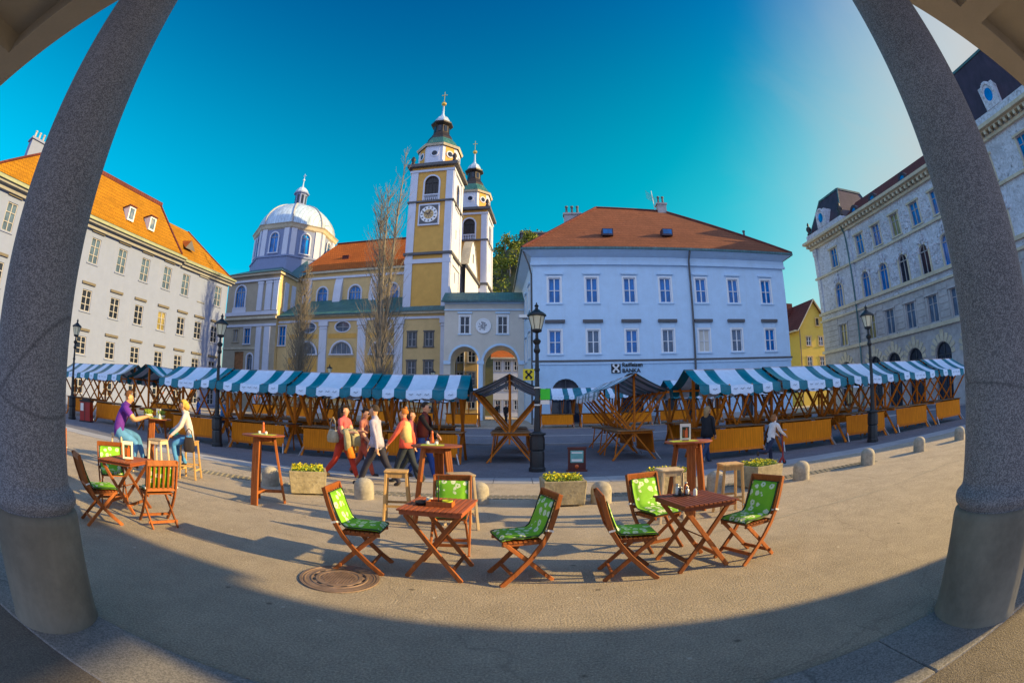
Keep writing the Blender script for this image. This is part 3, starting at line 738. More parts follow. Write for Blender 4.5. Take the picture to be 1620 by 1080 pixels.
    r.add([(6.6, -.2, z0), (26., -.2, z0), (26., 2.8, zt), (6.6, 2.8, zt), (26., 9, zt + .8), (6.6, 9, zt + .8), (26., D, z0), (6.6, D, z0)], [(0, 1, 2, 3), (3, 2, 4, 5), (5, 4, 6, 7)])
    rf = r.build('roof', G['maroon'], t)
    for x in (8.0, 11.4, 16.5, 21.5):
        d = MB(); n = 14
        d.M = Matrix.Translation((x, .9, z0 + 1.0)) @ Matrix.Rotation(R(90), 4, 'X')
        d.lathe([(.34, -.1), (.34, .12), (.62, .12), (.62, -1.6)], n, s=0); d.poly([(.35 * math.cos(2 * PI * k / n), .35 * math.sin(2 * PI * k / n), .05) for k in range(n)], 1)
        d.build('round_dormer', [G['slate'], G['glass']], rf)
    for nm, a, b in (('corner_pavilion', -.3, 6.9), ('corner_pavilion', 25.4, L + .3)):
        p = MB(); z1 = z0 + .75
        p.box(a, b, -.45, 7., z0, z1, 1)
        zt_ = 23.9 if a < 5 else 25.6
        q0 = [(a + .3, -.1, z1), (b - .3, -.1, z1), (b - .3, 6.7, z1), (a + .3, 6.7, z1)]; q1 = [(a + 1.6, 1.5, zt_), (b - 1.6, 1.5, zt_), (b - 1.6, 5.2, zt_), (a + 1.6, 5.2, zt_)]
        p.add(q0 + q1, [(0, 1, 5, 4), (1, 2, 6, 5), (2, 3, 7, 6), (3, 0, 4, 7), (4, 5, 6, 7)], 0)
        for k in range(4):
            p.beam(q1[k], q1[(k + 1) % 4], .22, .22, s=2); p.tube([q0[k], q1[k]], .1, 6, 2)
        p.box((a + b) / 2 - .9, (a + b) / 2 + .9, -.5, .9, z1, z1 + 1.9, 1); p.poly([((a + b) / 2 + .45 * math.cos(2 * PI * k / 14), -.503, z1 + 1.05 + .55 * math.sin(2 * PI * k / 14)) for k in range(14)], 3)
        for k in range(13): p.ell(((a + b) / 2 + .62 * math.cos(PI * k / 12), -.52, z1 + 1.15 + .85 * math.sin(PI * k / 12)), (.16, .12, .16), 6, 4, 1)
        p.tube([((a + b) / 2, 3.3, zt_), ((a + b) / 2, 3.3, zt_ + .9)], .05, 5, 2); p.ell(((a + b) / 2, 3.3, zt_ + .5), (.16, .16, .2), 8, 6, 2)
        p.build(nm, [G['slate'], G['ornate'], G['copperdark'], G['glass']], t)
        for xx in (a + .3, b - .3):
            f = MB(); f.lathe([(.28, z1), (.28, z1 + .3), (.14, z1 + .4), (.34, z1 + .8), (.30, z1 + 1.05), (.1, z1 + 1.2), (.16, z1 + 1.4), (.03, z1 + 1.7)], 10, (xx, -.1, 0)); f.build('finial', G['bronze'], t, smooth=True)
    dp = MB(); pip(dp, [(6.6, -.6, ZC), (6.7, -.2, ZC - 1), (6.75, -.18, 0)], .1); dp.build('downpipe', G['copperdark'], t)
    dp = MB(); pip(dp, [(25.1, -.8, ZC), (25.4, -.3, ZC - .9), (26.3, -.25, ZC - 1.5), (26.6, -.2, ZC - 2.4), (26.6, -.2, 0)], .1); dp.build('downpipe', G['copperdark'], t)
palace()
# ------------------------------------------------------------------ archway wing between church and house
def archway():
    t = thing('archway_wing', 'pale archway building with two round arches and copper roof beside the church tower', 'building', (-6.9, 48.2, .8))
    W = 8.1; D = 4.; ZE = 12.0
    A = [(2.1, 2.8, -1.5, 7.4, 1), (5.75, 3.5, -1.5, 7.5, 1)]
    w = MB(); wall(w, 0, W, -1.5, ZE, A + [(2.1, 1.0, 8.7, 10.5, 0), (5.95, 1.0, 8.7, 10.5, 0)], 0, .3)
    M0 = w.M; w.M = Matrix.Translation((W, D, 0)) @ Matrix.Rotation(PI, 4, 'Z'); wall(w, 0, W, -1.5, ZE, [(W - a, b, c, d, k) for a, b, c, d, k in A], 0, .3); w.M = M0
    for a, b, c, d, k in A:        # vaulted passages
        r = b / 2; n = 12; pr = [(a + r, -1.5)] + [(a + r * math.cos(PI * i / n), d - r + r * math.sin(PI * i / n)) for i in range(n + 1)] + [(a - r, -1.5)]
        for i in range(len(pr) - 1): w.quad((pr[i][0], .3, pr[i][1]), (pr[i][0], D - .3, pr[i][1]), (pr[i + 1][0], D - .3, pr[i + 1][1]), (pr[i + 1][0], .3, pr[i + 1][1]))
    w.quad((0, D, 7), (0, 0, 7), (0, 0, ZE), (0, D, ZE))
    w.build('wall', G['archwall'], t)
    tr = MB()
    for a, b, c, d, k in A:
        r = b / 2; n = 14
        for i in range(n):
            a0, a1 = PI * i / n, PI * (i + 1) / n; P = lambda q, f: (a + q * math.cos(f), d - r + q * math.sin(f))
            i0, o0, i1, o1 = P(r, a0), P(r + .22, a0), P(r, a1), P(r + .22, a1)
            tr.quad((i0[0], -.05, i0[1]), (o0[0], -.05, o0[1]), (o1[0], -.05, o1[1]), (i1[0], -.05, i1[1])); tr.quad((o0[0], -.05, o0[1]), (o0[0], 0, o0[1]), (o1[0], 0, o1[1]), (o1[0], -.05, o1[1]))
    tr.box(3.52, 3.98, -.12, -.002, -1.5, 5.6); tr.box(3.4, 4.1, -.2, -.002, 5.6, 5.95); tr.box(.0, .68, -.12, -.002, 5.6, 5.95); tr.box(7.55, 8.1, -.12, -.002, 5.6, 5.95)
    tr.box(-.05, W, -.16, -.002, ZE - .9, ZE - .78); tr.box(-.05, W, -.3, -.001, ZE - .2, ZE)
    tr.build('moulding', G['bluewhite'], t)
    mm = [G['bluewhite'], G['white'], G['bluewhite']]
    window(t, 2.1, 8.7, 1.0, 1.8, 'whiteup', mm, G['glassdark']); window(t, 5.95, 8.7, 1.0, 1.8, 'whiteup', mm, G['glassdark'])
    m = MB(); n = 28
    m.M = Matrix.Translation((4.0, -.06, 9.5)) @ Matrix.Rotation(R(90), 4, 'X')
    m.lathe([(.0, .04), (.62, .04), (.66, .07), (.78, .07), (.8, 0)], n, s=0, caps=False)
    for k in range(26):
        a = rnd.uniform(0, 6.28); q = rnd.uniform(.1, .5); m.ell((q * math.cos(a), q * math.sin(a), .05), (.09, .09, .05), 6, 4, 1)
    m.build('medallion', [G['white'], G['slab']], t)
    r = MB(); r.add([(-.3, -.6, ZE), (W + .2, -.6, ZE), (W + .2, D / 2, ZE + 1.5), (-.3, D / 2, ZE + 1.5), (W + .2, D + .6, ZE), (-.3, D + .6, ZE)], [(0, 1, 2, 3), (3, 2, 4, 5)]); r.box(-.3, W + .2, -.7, -.55, ZE - .12, ZE + .06, 1)
    r.build('roof', [G['copper'], G['copperdark']], t)
archway()

# ------------------------------------------------------------------ cathedral
def cathedral():
    t = thing('cathedral', 'ochre and white baroque cathedral with twin towers and pale round dome', 'church', (-12.3, 52.4, .8), R(-6))
    Z = lambda z: z - .8
    och = [G['ochre'], G['pilaster'], G['cornice'], G['sand'], G['grey_sand']]
    # ---- towers
    def tower(px, py, front):
        T = MB(); W = 5.3; x0, x1, y0, y1 = px, px + W, py, py + W
        def face(M, ops, fs):
            T.M = M; wall(T, 0, W, Z(12.8), Z(31), ops, 0, .35, fs)
            for a in (0., W - .85): T.box(a, a + .85, -.12, -.002, Z(12.8), Z(30.2), 1)
        bell = (W / 2, 1.75, Z(26.2), Z(29.6), 1)
        f = Matrix.Translation((x0, y0, 0)); rgt = Matrix.Translation((x1, y0, 0)) @ Matrix.Rotation(R(90), 4, 'Z'); bk = Matrix.Translation((x1, y1, 0)) @ Matrix.Rotation(PI, 4, 'Z'); lf = Matrix.Translation((x0, y1, 0)) @ Matrix.Rotation(R(-90), 4, 'Z')
        face(f, [bell], 0); face(rgt, [(W / 2, 1.5, Z(25.9), Z(29.3), 1), (W / 2, .35, Z(22), Z(23.2), 0), (W / 2, .35, Z(16.5), Z(17.8), 0)], 1); face(bk, [], 1); face(lf, [], 0)
        T.M = Matrix.Identity(4)
        tw = T.build('tower', och, t)
        for z, h, d in ((19.3, .3, .28), (18.3, .5, .14), (26.0, .22, .24), (30.2, .3, .2), (30.9, .4, .55)):
            b = MB(); b.box(x0 - d, x1 + d, y0 - d, y1 + d, Z(z), Z(z + h)); b.build('string_course', G['pilaster'] if z in (18.3, 30.2) else G['darktrim'], tw)
        window(tw, x0 + W / 2, Z(26.2), 1.75, 3.4, 'arch', [G['pilaster'], G['bronze'], G['pilaster']], G['bronze'], y0)
        window(tw, x1, Z(25.9), 1.5, 3.4, 'arch', [G['pilaster'], G['bronze'], G['pilaster']], G['bronze'], y0 + W / 2, R(90))
        bl = MB()
        for k in range(7): bl.lathe([(.05, 0), (.09, .25), (.05, .5), (.07, .7)], 6, (x0 + W / 2 - .75 + k * .25, y0 - .04, Z(26.25)))
        bl.box(x0 + W / 2 - .9, x0 + W / 2 + .9, y0 - .12, y0 + .04, Z(26.95), Z(27.08)); bl.build('balustrade', G['pilaster'], tw)
        if front:
            ck = MB(); cx, cz = x0 + W / 2 - .1, Z(24.35); ck.box(cx - 1.3, cx + 1.3, y0 - .2, y0 - .001, cz - 1.4, cz + 1.4, 0); ck.box(cx - 1.12, cx + 1.12, y0 - .215, y0 - .201, cz - 1.2, cz + 1.2, 1)
            M = Matrix.Translation((cx, y0 - .22, cz)) @ Matrix.Rotation(R(90), 4, 'X'); ck.M = M
            ck.lathe([(.62, .0), (.62, .03), (1.05, .03), (1.05, 0)], 32, s=2, caps=False); ck.lathe([(0.01, .02), (.62, .02)], 32, s=4, caps=False)
            for k in range(12):
                a = 2 * PI * k / 12; ck.beam((.72 * math.cos(a), .72 * math.sin(a), .04), (.97 * math.cos(a), .97 * math.sin(a), .04), .1, .02, (0, 0, 1), 3)
            for k in range(8):
                a = 2 * PI * k / 8; ck.beam((.1 * math.cos(a), .1 * math.sin(a), .03), (.5 * math.cos(a), .5 * math.sin(a), .03), .07, .02, (0, 0, 1), 5)
            ck.beam((0, 0, .06), (.25, .55, .06), .09, .02, (0, 0, 1), 3); ck.beam((0, 0, .07), (-.75, .3, .07), .06, .02, (0, 0, 1), 3)
            ck.build('clock', [G['pilaster'], G['darktrim'], G['white'], G['ink'], G['sand'], G['castiron']], tw)
        # octagonal belfry, copper skirt, lantern and spire
        c = (x0 + W / 2, y0 + W / 2, 0); rot = PI / 8
        s = MB(); s.lathe([(2.72, Z(31.3)), (2.72, Z(34.2))], 8, c, 1, rot, caps=False); s.lathe([(2.95, Z(34.1)), (3.1, Z(34.4)), (2.9, Z(34.45))], 8, c, 2, rot, caps=False)
        for k in range(8):
            a = rot + 2 * PI * (k + .5) / 8; ca, sa = math.cos(a), math.sin(a); rr = 2.72 * math.cos(PI / 8)
            M = Matrix.Translation((c[0] + ca * rr, c[1] + sa * rr, Z(33.0))) @ Matrix.Rotation(a + PI / 2, 4, 'Z')
            s.M = M; s.box(-.62, .62, -.03, -.001, -1.6, 1.15, 0 if k % 2 == 0 else 3)
            s.M = M @ Matrix.Translation((0, -.06, 0)) @ Matrix.Rotation(R(90), 4, 'X')
            s.lathe([(.36, 0), (.36, .05), (.52, .05), (.52, -.05)], 16, s=1, caps=False); s.poly([(.37 * math.cos(2 * PI * q / 16), .46 * math.sin(2 * PI * q / 16), .01) for q in range(16)], 4)
            s.M = Matrix.Identity(4)
        s.build('belfry', [G['ochre'], G['pilaster'], G['cornice'], G['pilaster'], G['glassdark']], tw)
        sp = MB()
        sp.lathe([(3.05, Z(34.45)), (2.7, Z(34.75)), (2.35, Z(35.3)), (1.95, Z(35.8)), (1.85, Z(36.0))], 8, c, 0, rot)
        sp.lathe([(1.8, Z(36.0)), (1.7, Z(36.4)), (1.3, Z(37.0)), (1.1, Z(37.4)), (1.05, Z(38.5)), (1.5, Z(38.8)), (1.52, Z(39.0)), (1.15, Z(39.2))], 8, c, 1, rot)
        sp.lathe([(1.12, Z(39.2)), (1.08, Z(39.6)), (.8, Z(40.1)), (.35, Z(40.5)), (.16, Z(41.0)), (.1, Z(42.4))], 8, c, 2, rot)
        for k in range(8):
            a = rot + 2 * PI * (k + .5) / 8; sp.M = Matrix.Translation((c[0], c[1], 0)) @ Matrix.Rotation(a + PI / 2, 4, 'Z'); sp.box(-.2, .2, -1.06, -.96, Z(37.5), Z(38.4), 3); sp.M = Matrix.Identity(4)
        sp.ell((c[0], c[1], Z(42.8)), (.36, .36, .36), 10, 8, 4); sp.tube([(c[0], c[1], Z(43.1)), (c[0], c[1], Z(45))], .05, 5, 4); sp.beam((c[0] - .4, c[1], Z(44.4)), (c[0] + .4, c[1], Z(44.4)), .08, .08, s=4)
        sp.build('spire', [G['copper'], G['bronze'], G['domemetal'], G['glassdark'], G['gold']], tw)
        for a, b_ in ((x0, y0), (x1, y0), (x0, y1), (x1, y1)):
            u = MB(); u.lathe([(.28, Z(31.4)), (.28, Z(31.7)), (.15, Z(31.8)), (.32, Z(32.2)), (.2, Z(32.5)), (.05, Z(32.7))], 8, (a, b_, 0)); u.build('urn', G['bronze'], tw, smooth=True)
    tower(0, 0, True); tower(1.9, 14.2, False)
    # ---- facade between the towers with its curved gable
    f = MB(); x = 6.1; ys = [5.0, 6.2, 7.0, 7.8, 8.8, 9.8, 10.8, 11.6, 12.4, 13.2, 14.6]; zs = [19.5, 19.9, 21.2, 22.6, 23.8, 24.2, 23.8, 22.6, 21.2, 19.9, 19.5]
    f.poly([(x, 5., Z(0))] + [(x, 14.6, Z(0))] + [(x, y, Z(z)) for y, z in zip(ys[::-1], zs[::-1])]); f.poly([(x - .9, 5., Z(0))] + [(x - .9, y, Z(z)) for y, z in zip(ys, zs)] + [(x - .9, 14.6, Z(0))])
    for i in range(10): f.quad((x + .15, ys[i], Z(zs[i]) + .1), (x + .15, ys[i + 1], Z(zs[i + 1]) + .1), (x - 1., ys[i + 1], Z(zs[i + 1]) + .1), (x - 1., ys[i], Z(zs[i]) + .1), 1)
    f.box(x, x + .3, 5.0, 14.6, Z(19.2), Z(19.5), 2); f.box(x, x + .06, 9.6, 10.0, Z(21.2), Z(22.4), 3); f.box(x, x + .06, 11.6, 12.0, Z(15.5), Z(17), 3)
    f.build('facade_gable', [G['pilaster'], G['cornice'], G['darktrim'], G['glassdark']], t)
    # ---- lower storey facing the market
    low = MB(); ov = [(-12.0, 1.9, Z(10.5), Z(11.7), 2), (-7.35, 1.9, Z(10.5), Z(11.7), 2), (-2.2, 1.9, Z(10.5), Z(11.7), 2)]; lu = [(-12.1, 2.7, Z(7.9), Z(9.3), 3), (-7.3, 2.7, Z(7.9), Z(9.3), 3), (-2.2, 2.7, Z(7.9), Z(9.3), 3)]
    lw = [(1.35, .9, Z(8.65), Z(10.3), 0), (3.3, .9, Z(8.65), Z(10.3), 0), (1.35, .9, Z(5.6), Z(7.1), 0), (3.3, .9, Z(5.6), Z(7.1), 0)]
    wall(low, -16.6, -.4, Z(-1), Z(12.3), ov + [(-16.0, 1.0, Z(9.0), Z(11.4), 0)], -.5, .3, 3)
    wall(low, -.4, 5.7, Z(-1), Z(12.3), lw, -.5, .3, 3); low.quad((5.7, -.5, Z(-1)), (5.7, 2, Z(-1)), (5.7, 2, Z(12.3)), (5.7, -.5, Z(12.3)), 1)
    for px in (-9.9, -4.75, -.2, 5.15):
        low.box(px - .5, px + .5, -.68, -.502, Z(-1), Z(11.2), 1); low.box(px - .62, px + .62, -.78, -.502, Z(11.2), Z(11.75), 1); low.box(px - .58, px + .58, -.74, -.502, Z(10.85), Z(10.95), 1); low.box(px - .62, px + .62, -.78, -.502, Z(-1), Z(1.9), 1)
    low.box(-16.6, 5.75, -.62, -.503, Z(11.75), Z(12.0), 1); low.box(-16.6, 5.8, -.85, -.5, Z(12.3), Z(12.6), 2); low.box(-16.6, 5.75, -.66, -.504, Z(2.0), Z(2.25), 2)
    for q in ((-14.8, -10.7), (-9.2, -5.5), (-4., -.9)):  # ochre panels between the pilasters
        low.box(q[0], q[1], -.54, -.501, Z(2.6), Z(7.5), 0)
        low.box(q[0], q[1], -.53, -.501, Z(9.75), Z(10.3), 0)
    low.build('lower_wall', och, t)
    st = [G['pilaster'], G['slab'], G['pilaster']]
    for a, w_, b_, c_, _ in ov: window(t, a, b_, w_, c_ - b_, 'oval', st, G['glasspale'], -.5)
    for a, w_, b_, c_, _ in lu: window(t, a, b_, w_, c_ - b_, 'archlow', st, G['glasspale'], -.68)
    for a, w_, b_, c_, _ in lw: window(t, a, b_, w_, c_ - b_, 'plain', [G['darktrim'], G['slab'], G['darktrim']], G['glassdark'], -.5)
    window(t, -16.0, Z(9.0), 1.0, 2.4, 'plain', st, G['glass'], -.5)
    ar = MB(); ar.add([(-16.6, -1.05, Z(12.55)), (0.1, -1.05, Z(12.55)), (.1, 4.6, Z(15.6)), (-16.6, 4.6, Z(15.6))], [(0, 1, 2, 3)]); ar.box(-16.6, .0, -1.12, -.95, Z(12.45), Z(12.62), 1)
    ar.add([(-.3, -1.0, Z(12.55)), (6.0, -1.0, Z(12.55)), (5.5, -.02, Z(13.3)), (-.3, -.02, Z(13.3))], [(0, 1, 2, 3)], 1)
    ar.add([(6.0, -1.0, Z(12.55)), (6.0, 5, Z(12.55)), (5.32, 5, Z(13.3)), (5.5, -.02, Z(13.3))], [(0, 1, 2, 3)], 1)
    ar.build('aisle_roof', [G['copper'], G['copperdark']], t)
    cl = MB(); cw = [(-13.3, 1.5, Z(14.9), Z(17.4), 1), (-8.4, 1.7, Z(14.9), Z(17.4), 1), (-3.2, 1.7, Z(14.9), Z(17.4), 1)]
    wall(cl, -16.8, .1, Z(13), Z(19.4), cw, 4.6, .3, 3)
    for px in (-15.6, -10.8, -5.6, -.7): cl.add([(px - .55, 4.6, Z(18.6)), (px + .55, 4.6, Z(18.6)), (px + .55, 4.2, Z(17.4)), (px - .55, 4.2, Z(17.4)), (px - .55, 3.8, Z(14.8)), (px + .55, 3.8, Z(14.8)), (px - .55, 4.6, Z(14.8)), (px + .55, 4.6, Z(14.8))], [(0, 3, 2, 1), (3, 4, 5, 2), (0, 6, 4, 3), (1, 2, 5, 7)], 1)
    cl.box(-16.8, .1, 4.45, 4.598, Z(18.5), Z(18.8), 1); cl.box(-16.8, .1, 4.2, 4.6, Z(19.3), Z(19.6), 2); cl.build('clerestory_wall', och, t)
    for a, w_, b_, c_, _ in cw: window(t, a, b_, w_, c_ - b_, 'arch', st, G['glass'], 4.6)
    nr = MB(); nr.add([(-17.2, 4.1, Z(19.6)), (.3, 4.1, Z(19.6)), (.3, 10.2, Z(25.5)), (-14.6, 10.2, Z(25.5)), (.3, 16.3, Z(19.6)), (-17.2, 16.3, Z(19.6))], [(0, 1, 2, 3), (2, 4, 5, 3), (5, 0, 3), (1, 4, 2)])
    nr.tube([(-14.6, 10.2, Z(25.55)), (.3, 10.2, Z(25.55))], .16, 6, 1); nr.box(-11.6, -10.6, 6.3, 7., Z(21.6), Z(22.3), 1)
    nr.build('nave_roof', [G['orange'], G['maroon']], t)
    # ---- transept block
    tr = MB(); X0, X1 = -25.6, -16.7
    uw = [(-23.2, 1.7, Z(14.0), Z(16.9), 1)]; lw2 = [(-22.6, 1.6, Z(5.3), Z(8.2), 0), (-20.7, .9, Z(5.4), Z(7.9), 1), (-21.4, 1.0, Z(9.2), Z(11.2), 0), (-23.4, .9, Z(9.5), Z(11.1), 0)]
    wall(tr, X0, X1, Z(12.3), Z(18.), uw, -1., .35, 4); wall(tr, X0, X1, Z(-1), Z(12.3), lw2, -1., .35, 4)
    for y0_, y1_ in ((-1., 14.),):
        tr.quad((X1, -1, Z(-1)), (X1, 14, Z(-1)), (X1, 14, Z(18)), (X1, -1, Z(18)), 3); tr.quad((X0, 14, Z(-1)), (X0, -1, Z(-1)), (X0, -1, Z(18)), (X0, 14, Z(18)), 4)
    for px, w_ in ((-19.7, .8), (-18.3, .95), (-17.15, .8)):
        tr.box(px - w_ / 2, px + w_ / 2, -1.18, -1.002, Z(13.4), Z(17.2), 1); tr.box(px - w_ / 2 - .08, px + w_ / 2 + .08, -1.22, -1.003, Z(16.9), Z(17.2), 1)
        if px < -18: tr.box(px - w_ / 2 + .3, px + w_ / 2 + .3, -1.18, -1.002, Z(-1), Z(11.3), 1)
    for yy in (.2, 2.0): tr.box(X1 + .002, X1 + .16, yy, yy + .9, Z(13.4), Z(17.2), 1)
    tr.box(X0 - .1, X1 + .15, -1.3, -1.001, Z(17.25), Z(17.5), 1); tr.box(X0 - .3, X1 + .3, -1.5, 3., Z(18.), Z(18.3), 2); tr.box(X0, X1, -1.12, -1.002, Z(11.4), Z(11.7), 1); tr.box(X0, X1 + .05, -1.35, -1.001, Z(12.3), Z(12.6), 2)
    tr.box(X0, -19.9, -1.1, -1.002, Z(8.5), Z(8.75), 2); tr.box(-24.4, -22., -1.12, -1.001, Z(12.9), Z(13.9), 1); tr.box(X0, X1 + .12, -1.25, -1.002, Z(12.85), Z(13.3), 1)
    tr.build('transept_wall', och, t)
    window(t, -23.2, Z(14.0), 1.7, 2.9, 'arch', st, G['glass'], -1.); window(t, -21.4, Z(9.2), 1.0, 2.0, 'plain', st, G['glass'], -1.); window(t, -23.4, Z(9.5), .9, 1.6, 'plain', [G['grey_sand'], G['slab'], G['slab']], G['grey_sand'], -1.)
    window(t, -22.6, Z(5.3), 1.6, 2.9, 'blind', st, G['mural'], -1.).name = 'wall_painting'; window(t, -20.7, Z(5.4), .9, 2.5, 'arch', st, G['glasspale'], -1.)
    r2 = MB(); a, b_ = (X0 - .5, X1 + .5), (-1.7, 15.)
    r2.add([(a[0], b_[0], Z(18.3)), (a[1], b_[0], Z(18.3)), (a[1] - 2.6, 2.2, Z(20.0)), (a[0] + 2.6, 2.2, Z(20.0)), (a[1], b_[1], Z(18.3)), (a[0], b_[1], Z(18.3)), (a[1] - 2.6, b_[1], Z(20.)), (a[0] + 2.6, b_[1], Z(20.))], [(0, 1, 2, 3), (1, 4, 6, 2), (5, 0, 3, 7), (3, 2, 6, 7)])
    r2.add([(-16.9, 3.0, Z(18.3)), (-15.5, 4.2, Z(19.5)), (-17.5, 6.5, Z(22.6)), (-19.5, 4.5, Z(20.))], [(0, 1, 2, 3)], 0)
    r2.build('transept_roof', [G['copperdark']], t)
    gr = MB(); gr.add([(-29., 5, Z(18.3)), (-22, 5, Z(18.3)), (-25.4, 5., Z(22.)), (-29., 13, Z(18.3)), (-22, 13, Z(18.3)), (-25.4, 13., Z(22.))], [(0, 1, 2), (1, 4, 5, 2), (3, 0, 2, 5)]); gr.box(-29, -22, 5.05, 13, Z(0), Z(18.3), 1)
    gr.tube([(-25.4, 5., Z(22)), (-25.4, 5., Z(23.2))], .05, 5, 2); gr.beam((-25.8, 5, Z(23.)), (-25., 5, Z(23.1)), .05, .3, s=2); gr.build('rear_gable', [G['maroon'], G['grey_sand'], G['iron']], t)
    # ---- dome on its octagonal drum
    c = (-22.2, 9.6, -2.0); rot = PI / 8 + R(4)
    dr = MB(); dr.lathe([(6.75, Z(19)), (6.75, Z(24.0)), (6.9, Z(24.05)), (6.9, Z(24.3)), (6.5, Z(24.35)), (6.5, Z(28.6))], 8, c, 0, rot, caps=False); dr.lathe([(6.5, Z(28.3)), (6.75, Z(28.5)), (6.9, Z(28.9)), (7.1, Z(29.1)), (6.5, Z(29.2))], 8, c, 1, rot, caps=False)
    rr = 6.5 * math.cos(PI / 8)
    for k in range(8):
        a = rot + 2 * PI * (k + .5) / 8; dr.M = Matrix.Translation((c[0] + math.cos(a) * rr, c[1] + math.sin(a) * rr, c[2])) @ Matrix.Rotation(a + PI / 2, 4, 'Z')
        for sx in (-1, 1): dr.box(sx * 1.9 - .42, sx * 1.9 + .42, -.12, -.001, Z(24.3), Z(28.4), 2)
    dr.M = Matrix.Identity(4); drum = dr.build('drum', [G['cream'], G['cornice'], G['pilaster']], t)
    for k in range(8):
        a = rot + 2 * PI * (k + .5) / 8; f, p = winmesh(1.3, 3.0, 'arch'); M = Matrix.Translation((c[0] + math.cos(a) * (rr + .19), c[1] + math.sin(a) * (rr + .19), Z(24.75) - 2.0)) @ Matrix.Rotation(a + PI / 2, 4, 'Z')
        w_ = MB(); w_.M = M; w_.v = []; [w_.v.append(tuple(M @ Vector(v))) for v in f.v]; w_.f = list(f.f); w_.m = list(f.m); wo = w_.build('window', st, drum)
        g_ = MB(); g_.v = [tuple(M @ Vector(v)) for v in p.v]; g_.f = list(p.f); g_.m = list(p.m); g_.build('pane', G['glass'], wo)
    dm = MB(); H = 5.1
    prof = [(6.25 * math.cos(q), Z(29.15) + H * math.sin(q)) for q in [PI / 2 * i / 9 * .93 for i in range(10)]]; dm.lathe(prof, 32, c, 0)
    for k in range(8):
        a = rot + 2 * PI * k / 8; dm.tube([(c[0] + r_ * 1.01 * math.cos(a), c[1] + r_ * 1.01 * math.sin(a), z_ + c[2] + .03) for r_, z_ in prof], .14, 5, 1)
    dome = dm.build('dome', [G['domemetal'], G['slab']], t, sharp=40)
    ln = MB(); zz = Z(34.1); ln.lathe([(1.2, zz - .3), (1.2, zz + .3), (1.0, zz + .35), (1.0, zz + 2.3), (1.3, zz + 2.4), (1.3, zz + 2.6)], 8, c, 0, rot); ln.lathe([(1.2, zz + 2.6), (1.0, zz + 3.1), (.65, zz + 3.5), (.22, zz + 3.75), (.1, zz + 4.2), (.08, zz + 5.)], 12, c, 1)
    for k in range(8):
        a = rot + 2 * PI * (k + .5) / 8; ln.M = Matrix.Translation((c[0], c[1], c[2])) @ Matrix.Rotation(a + PI / 2, 4, 'Z'); ln.box(-.2, .2, -.96, -.86, zz + .6, zz + 2.1, 2)
    ln.M = Matrix.Translation((0, 0, c[2])); ln.ell((c[0], c[1], zz + 5.1), (.2, .2, .2), 8, 6, 3); ln.beam((c[0], c[1], zz + 5.2), (c[0], c[1], zz + 6.2), .07, .07, (1, 0, 0), 3); ln.beam((c[0] - .3, c[1], zz + 5.85), (c[0] + .3, c[1], zz + 5.85), .07, .07, s=3)
    ln.build('lantern', [G['cream'], G['domemetal'], G['glassdark'], G['pilaster']], dome)
cathedral()

# ------------------------------------------------------------------ yellow gabled house, houses seen through the arches
def yellow_house():
    t = thing('yellow_house', 'small yellow gabled house with dark red roof between pale house and palace', 'house', (43.2, 62, .8))
    W, D, ZE, ZP = 6.4, 14., 12.2, 16.4
    w = MB(); ops = [(1.9, .95, 9.3, 10.7, 0), (4.5, .95, 9.3, 10.7, 0), (1.9, .95, 6.2, 7.6, 0), (4.5, .95, 6.2, 7.6, 0), (1.9, .95, 3.0, 4.4, 0), (4.5, .95, 3.0, 4.4, 0)]
    wall(w, 0, W, -1, ZE, ops, 0, .2); wall(w, 0, W, ZE, ZE + .001, (), 0); w.poly([(0, 0, ZE), (W, 0, ZE), (W / 2, 0, ZP)])
    w.quad((0, D, -1), (0, 0, -1), (0, 0, ZE), (0, D, ZE)); w.quad((W, 0, -1), (W, D, -1), (W, D, ZE), (W, 0, ZE)); w.build('wall', G['yellow'], t)
    for x, w_, a, b, _ in ops: window(t, x, a, w_, b - a, 'plain', [G['sand'], G['white'], G['darktrim']], G['glassdark'])
    window(t, 3.9, 12.4, .6, 1.1, 'plain', [G['sand'], G['darktrim'], G['darktrim']], G['glassdark'], -.17)
    r = MB(); e = .55; k = (ZP - ZE) / (W / 2)
    for sx in (-1, 1):
        xe = W / 2 + sx * (W / 2 + e); ze = ZE - e * k
        r.add([(xe, -.6, ze + .1), (W / 2, -.6, ZP + .1), (W / 2, D, ZP + .1), (xe, D, ze + .1)], [(0, 1, 2, 3)]); r.beam((xe, -.55, ze), (W / 2, -.55, ZP), .12, .3, (0, 1, 0), 1)
    r.box(-.9, -.5, -.3, D, ZE - .75, ZE - .55, 1); rf = r.build('roof', [G['maroon'], G['cornice']], t)
    c = MB(); c.box(1.4, 2.6, 5, 6, 14, 16.9); c.build('chimney', G['maroon'], rf)
    d = MB(); pip(d, [(.1, -.15, ZE - .4), (.1, -.15, 0)], .08); d.build('downpipe', G['darktrim'], t)
yellow_house()
